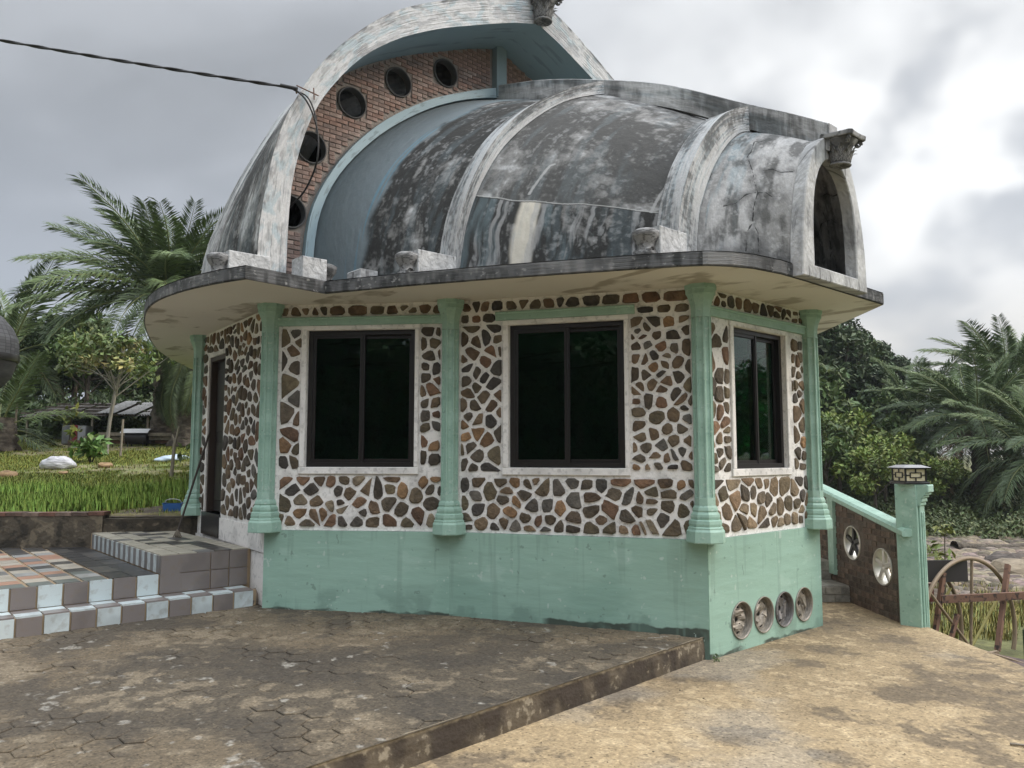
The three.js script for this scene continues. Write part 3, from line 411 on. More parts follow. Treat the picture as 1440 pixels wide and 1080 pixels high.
// brick tympanum with ten round openings
{
  const U = -4.3, holes = []; for (const [w, h] of [[0.97, 7.29], [1.75, 6.9], [2.44, 6.4], [2.99, 5.66], [3.24, 4.8]]) holes.push([w, h], [-w, h]);
  const sh = new THREE.Shape([...PR.hoodIn.map(([w, h]) => new THREE.Vector2(-w, h + 0.05)), ...PR.bandOut.slice().reverse().map(([w, h]) => new THREE.Vector2(-w, h - 0.1))]);
  for (const [w, h] of holes) { const p = new THREE.Path(); p.absarc(-w, h, 0.197, 0, Math.PI * 2, true); sh.holes.push(p); }
  const tym = part('tympanum', new THREE.ExtrudeGeometry(sh, { depth: 0.1, bevelEnabled: false, curveSegments: 24 }).rotateY(Math.PI / 2).translate(U - 0.11, 0, 0), std({ color: lin(0.32, 0.28, 0.25), bumpMap: rep(plasterBump, 3), bumpScale: 0.01, roughness: 0.95 }), house);
  const mats = [[0.44, 0.29, 0.24], [0.48, 0.34, 0.29], [0.4, 0.29, 0.25], [0.52, 0.4, 0.35], [0.34, 0.26, 0.23]].map((c) => std({ color: lin(...c), map: rep(grainTex, 4), bumpMap: rep(roughTex, 5), bumpScale: 0.006 }));
  const yAt = (P, w) => { const a = Math.abs(w); for (let i = P.length - 1; i > (P.length - 1) / 2; i--) { const x0 = Math.abs(P[i][0]), x1 = Math.abs(P[i - 1][0]); if (a <= x0 && a >= x1) return lerp(P[i - 1][1], P[i][1], (a - x1) / (x0 - x1 || 1)); } return a > 3 ? 3 : 0; };
  const inside = (w, h) => h < (Math.abs(w) > 3.66 ? 0 : yAt(PR.hoodIn, w)) + 0.02 && (Math.abs(w) > 3.07 || h > yAt(PR.bandOut, w) + 0.01) && holes.every(([a, b]) => Math.hypot(w - a, h - b) > 0.205) && (Math.abs(w) > 0.1);
  const geos = [0.165, 0.078].map((L) => bevelBox(-L / 2, -0.024, 0, L / 2, 0.024, 0.012, 0.003).rotateY(Math.PI / 2)); reseed(5);
  let n = 0; const far = [];
  for (let r = 0; r < 80; r++) for (let k = 0; k < 46; k++) {
    const h = 3.7 + r * 0.056, w = -3.95 + (k + (r % 2) * 0.5) * 0.174; let list = [];
    const ok = (x, L) => [-1, 0, 1].every((s) => inside(x + s * L / 2, h - 0.02) && inside(x + s * L / 2, h + 0.02));
    if (ok(w, 0.165)) list = [[w, 0]]; else for (const x of [w - 0.044, w + 0.044]) if (ok(x, 0.078)) list.push([x, 1]);
    for (const [x, v] of list) { if (x > -0.9 && n < 300) { const b = part('brick', geos[v], mats[rnd() * 5 | 0], tym); b.position.set(U - 0.008 + rr(0, 0.006), h + rr(-0.003, 0.003), x + rr(-0.004, 0.004)); n++; } else far.push(geos[v].clone().translate(U - 0.008, h, x)); }
  }
  if (far.length) part('far_bricks', merge(far), mats[0], tym).userData.kind = 'stuff';
  const ringM = std({ color: lin(0.1, 0.1, 0.1) });
  for (const [w, h] of holes) part('opening_ring', new THREE.LatheGeometry([[0.186, -0.09], [0.186, 0.02], [0.19, 0.026], [0.203, 0.026], [0.207, 0.01]].map(([a, b]) => new THREE.Vector2(a, b)), 32).rotateZ(-Math.PI / 2).translate(U, h, w), ringM, tym);
  const pale = std({ map: paint(256, 1024, (x, y) => { const a = fbm(x * 2, y * 14, 5, 210), b = fbm(x * 5, y * 40, 4, 211); return mix3(mix3([0.36, 0.48, 0.53], [0.42, 0.54, 0.585], a), [0.2, 0.25, 0.27], 0.6 * ss(0.62, 0.75, b)); }, false), roughness: 0.8 });
  const bo = PR.bandOut, bi = PR.bandIn;
  part('arch_moulding', merge([loft(bo, -4.3, bo, -4.22, 1), face(bo, bi, -4.22), loft(bi, -4.22, bi, -4.34, 1)]), pale, house);
  part('post', boxUV(box(-4.31, 7.2, -0.095, -4.2, 8.02, 0.095)), pale, house);
}
// capitals and console blocks
const capMat = std({ map: paint(512, 512, (x, y) => { const p = pfbm(x, y, 6, 5, 220), f = pfbm(x, y, 24, 4, 221); return mix3(mix3([0.27, 0.27, 0.265], [0.12, 0.12, 0.118], ss(0.4, 0.65, p)), [0.045, 0.045, 0.044], 0.7 * ss(0.5, 0.68, f)); }), bumpMap: rep(roughTex, 2), bumpScale: 0.01 });
function volute(r, d) { const P = []; for (let i = 0; i <= 40; i++) { const a = i / 40 * Math.PI * 3.6, q = r * (1 - 0.8 * i / 40); P.push(new THREE.Vector3(Math.cos(a) * q, Math.sin(a) * q, 0)); } const t = new THREE.TubeGeometry(new THREE.CatmullRomCurve3(P), 48, r * 0.22, 6); t.scale(1, 1, d / (r * 0.44)); return t; }
function capital(s) {                                                    // leafy bell, four corner volutes, concave abacus; stands on y = 0, height s
  const L = [new THREE.LatheGeometry([[0, 0], [0.3, 0], [0.33, 0.04], [0.3, 0.09], [0.26, 0.12], [0.27, 0.4], [0.33, 0.62], [0.46, 0.8], [0.42, 0.84]].map(([a, b]) => new THREE.Vector2(a * s, b * s)), 24)];
  for (let row = 0; row < 2; row++) for (let k = 0; k < 8; k++) { const a = (k + row * 0.5) / 8 * Math.PI * 2, h = row ? 0.62 : 0.4; const g = grid(6, 4, (t, q) => { const wd = 0.115 * Math.sin(Math.PI * (0.18 + 0.78 * t)) * (1 + 0.18 * Math.sin(t * 22)), o = 0.275 + 0.05 * t + 0.15 * Math.pow(t, 4), y = 0.12 + h * (t - 0.22 * Math.pow(t, 6)); return [(o + 0.03 * (1 - Math.pow(2 * q - 1, 2))) * s, y * s, (q - 0.5) * 2 * wd * s]; }); L.push(g.rotateY(a)); }
  for (let k = 0; k < 4; k++) { const a = (k + 0.5) / 4 * Math.PI * 2; L.push(volute(0.12 * s, 0.1 * s).translate(0.49 * s, 0.72 * s, 0).rotateY(a)); }
  const sh = new THREE.Shape(), R = 0.66 * s; for (let k = 0; k < 4; k++) { const a = (k + 0.5) / 4 * Math.PI * 2, b = (k + 1.5) / 4 * Math.PI * 2, c = (a + b) / 2; if (!k) sh.moveTo(R * Math.cos(a - 0.07), R * Math.sin(a - 0.07)); sh.lineTo(R * Math.cos(a + 0.07), R * Math.sin(a + 0.07)); sh.quadraticCurveTo(0.42 * s * Math.cos(c), 0.42 * s * Math.sin(c), R * Math.cos(b - 0.07), R * Math.sin(b - 0.07)); }
  L.push(new THREE.ExtrudeGeometry(sh, { depth: 0.1 * s, bevelEnabled: true, bevelThickness: 0.03 * s, bevelSize: 0.03 * s, bevelSegments: 2 }).rotateX(-Math.PI / 2).translate(0, 0.86 * s, 0));
  return merge(L);
}
{
  const c1 = part('capital', capital(0.31), capMat, house); c1.position.set(0.84, 4.7, -0.06); c1.rotation.set(0, 0, -0.12);
  const c2 = part('capital', capital(0.4), capMat, house); c2.position.set(-3.3, 7.98, 0); c2.rotation.set(0, 0, -0.1);
  const scroll = () => merge([volute(0.07, 0.2).translate(0, 0.2, 0), volute(0.045, 0.2).translate(0.02, 0.06, 0), new THREE.LatheGeometry([[0.05, 0], [0.11, 0.02], [0.1, 0.06], [0.075, 0.09], [0.085, 0.14], [0.12, 0.19], [0.13, 0.22], [0.13, 0.25], [0.1, 0.27], [0, 0.275]].map(([a, b]) => new THREE.Vector2(a, b)), 14)]);
  for (const [u, w0c, w1c, dir] of [[-0.12, 1.3, 1.7, 1], [-2.22, 2.4, 2.88, 1], [-3.5, 3.86, 4.3, 1], [-3.22, 3.36, 3.64, -1]]) {
    const g = new THREE.Group(); g.name = 'console'; g.position.set(u, TOP - 0.01, 0); house.add(g);
    part('block', boxUV(bevelBox(w0c, 0, -0.13, w1c, 0.3, 0.13, 0.008).rotateY(-Math.PI / 2)), shellMat(paleTex), g);
    const s = part('scroll', scroll(), capMat, g); s.position.set(0, 0, (dir > 0 ? w1c : w0c) + dir * 0.04); s.rotation.y = dir > 0 ? -Math.PI / 2 : Math.PI / 2;
  }
  part('kerb_block', boxUV(bevelBox(-3.1, TOP - 0.01, 2.9, -2.82, 3.86, 3.12, 0.01)), shellMat(paleTex), house);
}
shade(house);

// ---------- ground, yard, patio ----------
const P3 = (X, h, d) => [X, h, -d];
const patioH = (x, z) => { const n = [-0.714, -0.7]; const dist = (x - 1.89) * n[0] + (z + 7.43) * n[1]; return 0.205 + 0.02 * clamp(dist, 0, 4); };
function groundH(X, d) {
  const lawn = 1.06 + 0.09 * (d - 10.5) * (1 - 0.55 * ss(24, 60, d)) + 0.05 * (fbm(X * 0.5, d * 0.5, 3, 300) - 0.5);
  const bank = -0.82 + 0.35 * ss(26, 36, d) + 0.12 * (fbm(X * 0.6, d * 0.6, 4, 301) - 0.5) + 9.5 * ss(33, 62, d) * ss(33, 19, X) * ss(-5, 6, X);
  const side = ss(-2.2, 3.5, X);
  let h = lerp(lawn, bank, side);
  h = lerp(-0.16, h, ss(10.35, 10.55, d + ss(-6, -4, X) * -0.18 + 0.1 * ss(-6, -9, X)));
  if (X > 4.3) h = lerp(h, bank, ss(4.55, 5.1, X)); if (d < 3 && X > 4.3) h = lerp(h, -0.3, ss(3, 0, d));
  if (d < -4) h = 0.4 * ss(-4, -9, d); return h;
}
{
  const xs = [], ds = []; for (let x = -1700; x <= 1700;) { xs.push(x); const a = Math.abs(x + 0.01); x += a < 14 ? 0.22 : a < 40 ? 1 : a < 260 ? 12 : 80; } for (let d = -200; d <= 1500;) { ds.push(d); d += d < -40 ? 20 : d < -6 ? 4 : d < 9.8 ? 0.6 : d < 11 ? 0.07 : d < 24 ? 0.25 : d < 80 ? 1.2 : d < 300 ? 14 : 80; }
  const pos = [], col = [], uv = [], idx = [];
  for (const x of xs) for (const d of ds) {
    pos.push(x, groundH(x, d), -d); uv.push(x, d);
    const p = fbm(x * 0.55, d * 0.55, 5, 310), q = fbm(x * 2.2, d * 2.2, 4, 311);
    let c = mix3([0.2, 0.25, 0.06], [0.3, 0.26, 0.135], ss(0.48, 0.62, p * 0.6 + q * 0.4));
    if (x > 3.5) { c = mix3([0.15, 0.125, 0.09], [0.08, 0.066, 0.048], q); const g = ss(15.5, 13.5, d + (p - 0.5) * 3) + ss(24, 28, d + (p - 0.5) * 6); c = mix3(c, mix3([0.2, 0.2, 0.075], [0.1, 0.11, 0.04], q), clamp(g)); }
    col.push(...c);
  }
  const n = ds.length; for (let i = 0; i < xs.length - 1; i++) for (let j = 0; j < n - 1; j++) { const a = i * n + j, b = a + n; idx.push(a, b, a + 1, b, b + 1, a + 1); }
  const g = new THREE.BufferGeometry(); g.setAttribute('position', new THREE.Float32BufferAttribute(pos, 3)); g.setAttribute('uv', new THREE.Float32BufferAttribute(uv, 2)); g.setAttribute('color', new THREE.Float32BufferAttribute(col, 3)); g.setIndex(idx); g.computeVertexNormals();
  struct('ground', g, std({ vertexColors: true, map: grainTex, bumpMap: roughTex, bumpScale: 0.04, roughness: 0.95 }));
}
// lower concrete yard: sandy dust, damp dark patches, grit
{
  const tex = paint(2048, 2048, (x, y) => {
    const X = x * 12, Y = y * 12, a = fbm(X * 0.55, Y * 0.55, 4, 320), b = fbm(X * 2.3 + a * 2, Y * 2.3, 5, 321), f = fbm(X * 14, Y * 14, 3, 322), g = fbm(X * 55, Y * 55, 2, 323);
    let c = mix3([0.34, 0.258, 0.15], [0.21, 0.158, 0.093], ss(0.36, 0.62, a)); c = mix3(c, [0.12, 0.093, 0.062], 0.8 * ss(0.5, 0.64, b * 0.7 + f * 0.3)); c = mix3(c, [0.46, 0.36, 0.22], 0.6 * ss(0.56, 0.68, f * 0.6 + (1 - b) * 0.4));
    c = mix3(c, [0.3, 0.275, 0.23], 0.4 * ss(0.55, 0.7, fbm(X * 0.9 + 7, Y * 0.9, 5, 324))); const k1 = hash(x * 2048 | 0, y * 2048 | 0, 7), k2 = hash(x * 900 | 0, y * 900 | 0, 8), v = (0.65 + 0.7 * g) * (0.82 + 0.36 * k1) * (k2 > 0.965 ? 0.55 : k2 < 0.03 ? 1.35 : 1); return [c[0] * v, c[1] * v, c[2] * v];
  });
  const bump = paintGrey(1024, 1024, (x, y) => pfbm(x, y, 24, 6, 330)); tex.repeat.set(1 / 12, 1 / 12); tex.offset.set(0.5, 0); bump.repeat.set(1 / 3, 1 / 3);
  const edge = []; for (let d = -10; d <= 9.6; d += 0.25) edge.push([4.62 + 0.05 * (fbm(d * 1.3, 0, 3, 331) - 0.5) - 0.22 * ss(7.3, 5.5, d) - 0.25 * ss(5, 1, d), d]);
  const pts = [[-14, -10], ...edge, [4.62, 13], [-1, 13], [-1, 9], [-14, 4]];
  const sh = new THREE.Shape(pts.map(([x, d]) => new THREE.Vector2(x, -d)));
  const g = new THREE.ExtrudeGeometry(sh, { depth: 0.3, bevelEnabled: false }).rotateX(Math.PI / 2); boxUV(g);
  struct('concrete_yard', g, std({ map: tex, bumpMap: bump, bumpScale: 0.02, roughness: 0.92 }));
}
// patio: worn hexagonal pavers on a raised slab
{
  const A = [1.885, -7.45], edgeDir = [-0.7, 0.714];                        // slab edge runs from the house corner towards the camera
  const end = [A[0] + edgeDir[0] * 13, A[1] + edgeDir[1] * 13];
  const poly = [A, end, [end[0] - 8, end[1] - 3], [-9.5, -8.6], [-4.4, -9.6], [-1.5, -9.5]];
  const inPoly = (x, z) => { let c = false; for (let i = 0, j = poly.length - 1; i < poly.length; j = i++) { const a = poly[i], b = poly[j]; if ((a[1] > z) !== (b[1] > z) && x < (b[0] - a[0]) * (z - a[1]) / (b[1] - a[1]) + a[0]) c = !c; } return c; };
  // fine grid sheet so that it follows the fall of the paving
  const sheet = grid(240, 160, (s, t) => { const q = 13.2 * s - 0.1, e = 9.5 * t * t, x = A[0] + edgeDir[0] * q - 0.714 * e + 0.006 * (t ? 0 : 1), z = A[1] + edgeDir[1] * q - 0.7 * e; return [x, patioH(x, z) - (e < 0.01 ? 0 : lerp(0.001, 0.01, ss(0.46, 0.7, fbm(x * 2.6, z * 2.6, 4, 345)))), z, x, z]; });
  const stain = paint(2048, 2048, (x, y) => {
    const X = x * 11, Y = y * 11, a = fbm(X * 0.6 + 3, Y * 0.6, 4, 340), b = fbm(X * 2 + a * 2, Y * 2, 5, 341), f = fbm(X * 9, Y * 9, 4, 342), g = fbm(X * 60, Y * 60, 2, 343);
    let c = mix3([0.17, 0.133, 0.086], [0.11, 0.09, 0.063], ss(0.36, 0.6, a)); c = mix3(c, [0.06, 0.051, 0.04], 0.62 * ss(0.47, 0.62, b * 0.75 + f * 0.25)); c = mix3(c, [0.27, 0.22, 0.15], 0.75 * ss(0.55, 0.67, f * 0.55 + (1 - b) * 0.45)); c = mix3(c, [0.5, 0.48, 0.42], 0.55 * ss(0.71, 0.82, fbm(X * 9, Y * 9, 5, 344))); const k1 = hash(x * 2048 | 0, y * 2048 | 0, 7), k2 = hash(x * 1000 | 0, y * 1000 | 0, 8), v = 0.71 * (0.6 + 0.8 * g) * (0.78 + 0.44 * k1) * (k2 > 0.96 ? 0.5 : k2 < 0.045 ? 1.5 : 1); return [c[0] * v, c[1] * v, c[2] * v];
  });
  stain.repeat.set(1 / 11, 1 / 11); stain.offset.set(-2 / 11, 0);
  const bump = paintGrey(1024, 1024, (x, y) => pfbm(x, y, 32, 6, 350)); bump.repeat.set(1 / 2, 1 / 2);
  const pm = std({ map: stain, bumpMap: bump, bumpScale: 0.014, roughness: 0.9 });
  // slab side
  const sideTex = paint(2048, 128, (x, y) => { const X = x * 13, Y = y * 0.25, s = fbm(X * 6, Y * 5, 5, 360), f = fbm(X * 25, Y * 25, 4, 361); let c = mix3([0.045, 0.035, 0.025], [0.1, 0.08, 0.055], ss(0.4, 0.65, s)); c = mix3(c, [0.3, 0.26, 0.19], 0.7 * ss(0.6, 0.7, f * 0.6 + s * 0.4)); return mix3(c, [0.36, 0.31, 0.22], 0.8 * ss(0.86, 0.97, y + 0.1 * (f - 0.5))); });
  const side = grid(160, 4, (s, t) => { const x = lerp(A[0], end[0], s), z = lerp(A[1], end[1], s), wob = 0.018 * (fbm(s * 60, t * 3, 4, 362) - 0.5), top = 0.2; const out = [0, 0, 0, -0.004, -0.02][Math.round(t * 4)] + wob; return [x + out * 0.714, lerp(-0.05, top + 0.004, t) + (t > 0.9 ? 0.006 * (fbm(s * 90, 1, 3, 363) - 0.5) : 0), z + out * 0.7, s, t]; });
  const patio = struct('patio', sheet, pm);
  { const sb = rep(roughTex, 1); sb.repeat.set(20, 0.5); part('slab_edge', side, std({ map: sideTex, bumpMap: sb, bumpScale: 0.03, roughness: 0.95 }), patio); }
  const R = 0.118, list = []; reseed(900);
  const ca = Math.cos(0.28), sa = Math.sin(0.28);
  for (let i = -60; i < 60; i++) for (let j = -70; j < 70; j++) {
    const lx = (i + (j & 1) * 0.5) * R * Math.sqrt(3), lz = j * R * 1.5, x = lx * ca - lz * sa - 2, z = lx * sa + lz * ca - 6;
    const e = (x - A[0]) * -0.714 + (z - A[1]) * -0.7; if (e < 0.13 || !inPoly(x, z) || z > 0.5) continue;
    const gapv = rr(0.002, 0.0095), r = R - gapv, dy = rr(-0.003, 0.003), tx = rr(-0.01, 0.01), tz = rr(-0.01, 0.01), V = [];
    for (let k = 0; k < 6; k++) { const a = (k + 0.5) / 6 * Math.PI * 2, q = r * rr(0.97, 1.0), px = Math.cos(a) * q, pz = Math.sin(a) * q; V.push([x + px * ca - pz * sa, z + px * sa + pz * ca]); }
    const pos = [], uv = [], push = (p, y) => { pos.push(p[0], patioH(p[0], p[1]) + y + (p[0] - x) * tx + (p[1] - z) * tz, p[1]); uv.push(p[0], p[1]); };
    for (let k = 0; k < 6; k++) { const a = V[k], b = V[(k + 1) % 6], c = [x, z], a2 = [lerp(a[0], x, 0.06), lerp(a[1], z, 0.06)], b2 = [lerp(b[0], x, 0.06), lerp(b[1], z, 0.06)]; push(c, dy); push(b2, dy); push(a2, dy); push(a2, dy); push(b2, dy); push(a, dy - 0.004); push(a, dy - 0.004); push(b2, dy); push(b, dy - 0.004); push(a, dy - 0.004); push(b, dy - 0.004); push(a, -0.014); push(a, -0.014); push(b, dy - 0.004); push(b, -0.014); }
    const g = new THREE.BufferGeometry(); g.setAttribute('position', new THREE.Float32BufferAttribute(pos, 3)); g.setAttribute('uv', new THREE.Float32BufferAttribute(uv, 2)); g.computeVertexNormals();
    const inView = z < -3.6 && x / -z > -0.68 && x / -z < 0.7; list.push({ g, k: inView ? Math.hypot(x, z) : 99 });
  }
  list.sort((a, b) => a.k - b.k); const far = [];
  list.forEach((p, i) => { if (i < 300 && p.k < 90) part('paver', p.g, pm, patio); else far.push(p.g); });
  part('far_pavers', merge(far), pm, patio).userData.kind = 'stuff';
}

// ---------- entrance steps, platform and landing (in the frame of the house) ----------
{
  const s0 = toW(-4.28, 0.2, 3.7), st = thing('entrance_steps', 'tiled entrance steps, mosaic platform and grey landing block beside the doorway', 'steps', s0, PHI);
  const L = (u, w) => [u + 4.28, w - 3.7];                                   // house frame to this group's frame, y from 0.2
  const grout = std({ color: lin(0.36, 0.27, 0.17), bumpMap: rep(roughTex, 2), bumpScale: 0.01, roughness: 0.95 });
  const glaze = (c, z, r = 0.35) => std({ map: paint(256, 256, (x, y) => { const p = pfbm(x, y, 4, 5, z), f = pfbm(x, y, 20, 4, z + 1); let k = mix3(c, c.map((v) => v * 0.8), ss(0.45, 0.7, p)); return mix3(k, [0.2, 0.16, 0.11], 0.3 * ss(0.55, 0.8, f)); }), roughness: r });
  const T = { white: glaze([0.56, 0.63, 0.64], 400), grey: glaze([0.21, 0.185, 0.175], 404), tan: glaze([0.46, 0.43, 0.35], 408, 0.45), dark: glaze([0.07, 0.068, 0.066], 412), black: glaze([0.035, 0.035, 0.036], 416), rose: glaze([0.42, 0.24, 0.165], 420), cream: glaze([0.5, 0.45, 0.37], 424), mid: glaze([0.2, 0.195, 0.19], 428), green: glaze([0.16, 0.175, 0.16], 432), pale: glaze([0.36, 0.36, 0.345], 436) };
  const cb = (u0, u1, w0, w1, y0, y1) => box(u0 + 4.28, y0 - 0.2, w0 - 3.7, u1 + 4.28, y1 - 0.2, w1 - 3.7);
  part('core', merge([cb(-4.29, -3.97, 3.66, 7.9, 0.1, 0.448), cb(-8.2, -4.3, 4.56, 8.2, 0.1, 0.656), cb(-7.28, -4.3, 3.6, 4.55, 0.1, 0.85)]), grout, st);
  reseed(31);
  const put = (name, mat, u0, u1, w0, w1, y0, y1) => { const b = part(name, tileGeo(u1 - u0, y1 - y0, w1 - w0), mat, st); b.position.set((u0 + u1) / 2 + 4.28 + rr(-0.0012, 0.0012), (y0 + y1) / 2 - 0.2, (w0 + w1) / 2 - 3.7); b.rotation.set(rr(-0.006, 0.006), rr(-0.004, 0.004), rr(-0.004, 0.004)); return b; };
  const cache = {}; function tileGeo(a, b, c) { const k = [a, b, c].map((v) => v.toFixed(3)).join(); const v = rnd() * 6 | 0; return cache[k + v] ??= (() => { const g = boxUV(new THREE.BoxGeometry(a, b, c)), uv = g.attributes.uv; for (let i = 0; i < uv.count; i++) uv.setXY(i, uv.getX(i) + v * 0.37, uv.getY(i) + v * 0.61); return g; })(); }
  const tw = 0.2, pit = 0.218;
  for (let i = 0; i < 20; i++) {
    const w = 3.7 + i * pit, odd = i % 2;
    put('tile', odd ? T.grey : T.white, -3.972, -3.952, w, w + tw, 0.245, 0.446);                         // lower riser
    put('tile', odd ? T.white : T.grey, -4.115, -3.965, w, w + tw + 0.006, 0.446, 0.462); put('tile', odd ? T.grey : T.white, -4.27, -4.125, w, w + tw + 0.006, 0.446, 0.462);
    if (w > 4.3) put('tile', odd ? T.grey : T.white, -4.3, -4.28, w + 0.006, w + 0.006 + tw, 0.467, 0.668);
  }
  for (const [a, b] of [[4.05, 4.555], [3.85, 4.04], [3.64, 3.84]]) { put('tile', T.grey, -4.3, -4.281, a, b, 0.665, 0.852); if (a < 4.2) put('tile', T.grey, -4.3, -4.281, a, b - 0.003, 0.467, 0.658); }
  put('tile', T.grey, -4.3, -4.281, 4.05, 4.34, 0.467, 0.658);
  // striped side of the landing block
  for (let i = 0; i < 27; i++) put('stripe_tile', i % 2 ? T.white : T.mid, -4.3 - (i + 1) * 0.106, -4.3 - i * 0.106 - 0.004, 4.548, 4.566, 0.672, 0.85);
  // landing top: long tan pieces with some dark ones
  for (let r = 0; r < 14; r++) for (let k = 0; k < 5; k++) { const u = -4.29 - r * 0.21, w = 3.63 + k * 0.188; const dk = k > 0 && k < 4 && rnd() < 0.28; put('tile', dk ? T.dark : rnd() < 0.15 ? T.mid : T.tan, u - 0.197, u, w, w + 0.174, 0.85, 0.864); }
  // mosaic platform: columns of small split tiles
  const pal = [T.pale, T.rose, T.cream, T.green, T.mid, T.dark, T.rose, T.cream, T.pale];
  for (let c = 0; c < 15; c++) { let u = -4.3 - rr(0, 0.03), i = 0; const w = 4.59 + c * 0.232; while (u > -7.9 && i < 15) { const d = rr(0.2, 0.29); put('mosaic_tile', c < 2 ? (rnd() < 0.75 ? T.black : T.dark) : i === 0 ? T.green : i > 11 ? T.dark : pal[(i * 3 + c * 2 + (rnd() * 3 | 0)) % pal.length], u - d + 0.008, u, w, w + (c === 0 ? 0.226 : 0.196), 0.656, 0.67 + rr(0, 0.003)); u -= d; i++; } }
  shade(st);
}
// low retaining wall behind the platform
{
  const wt = paint(1024, 256, (x, y) => { const X = x * 6, Y = y, s = fbm(X * 2, Y * 3, 5, 440), f = fbm(X * 9, Y * 9, 5, 441); let c = mix3([0.055, 0.045, 0.032], [0.1, 0.083, 0.06], ss(0.35, 0.65, s)); c = mix3(c, [0.2, 0.165, 0.115], 0.7 * ss(0.58, 0.7, f)); return mix3(c, [0.022, 0.02, 0.016], 0.7 * ss(0.55, 0.7, 1 - f)); }); wt.repeat.set(1 / 6, 1);
  const rw = thing('retaining_wall', 'low dark mossy retaining wall with brick capping in front of the lawn', 'wall', [-7.3, 0.4, -10.3]);
  const mat = std({ map: wt, bumpMap: rep(roughTex, 2), bumpScale: 0.03, roughness: 0.95 });
  const seg = (x0, d0, x1, d1, h, t) => { const l = Math.hypot(x1 - x0, d1 - d0), a = Math.atan2(d1 - d0, x1 - x0); const g = box(0, 0, -t, l, h - 0.4, 0).rotateY(a).translate(x0 + 7.3, 0, 10.3 - d0); return g; };
  part('wall_body', merge([seg(-10, 9.92, -5.48, 10.4, 1.085, 0.22)]), mat, rw);
  part('wall_body', merge([seg(-5.479, 10.42, -4.1, 10.66, 1.04, 0.2)]), mat, rw);
  const bm = [[0.2, 0.1, 0.07], [0.16, 0.1, 0.075], [0.24, 0.17, 0.13], [0.13, 0.085, 0.065]].map((c) => std({ color: lin(...c), map: rep(grainTex, 4), bumpMap: rep(roughTex, 4), bumpScale: 0.008 })); reseed(4);
  const a = Math.atan2(0.48, 4.52), bg = boxUV(new THREE.BoxGeometry(0.2, 0.045, 0.235));
  for (let i = 0; i < 22; i++) { const t = (i + 0.5) * 0.2065, b = part('cap_brick', bg, bm[rnd() * 4 | 0], rw); b.position.set(-10 + 7.3 + t * Math.cos(a) + 0.01, 1.108 - 0.4 + rr(-0.004, 0.004), 10.3 - 9.92 - t * Math.sin(a) - 0.11); b.rotation.y = a + rr(-0.02, 0.02); }
}
{ const g = grid(10, 6, (s, t) => { const x = lerp(-5.5, -3.6, s), d = lerp(10.55 + 0.2 * s, 12.3 + 0.9 * s, t); return [x + (1 - s) * t * 0.9, Math.max(groundH(x, d), 1.03) + 0.02 + 0.01 * noise(x * 3, d * 3), -d, x, d]; }); struct('path', g, std({ color: lin(0.17, 0.14, 0.1), map: grainTex, bumpMap: roughTex, bumpScale: 0.03, roughness: 0.95 })); }

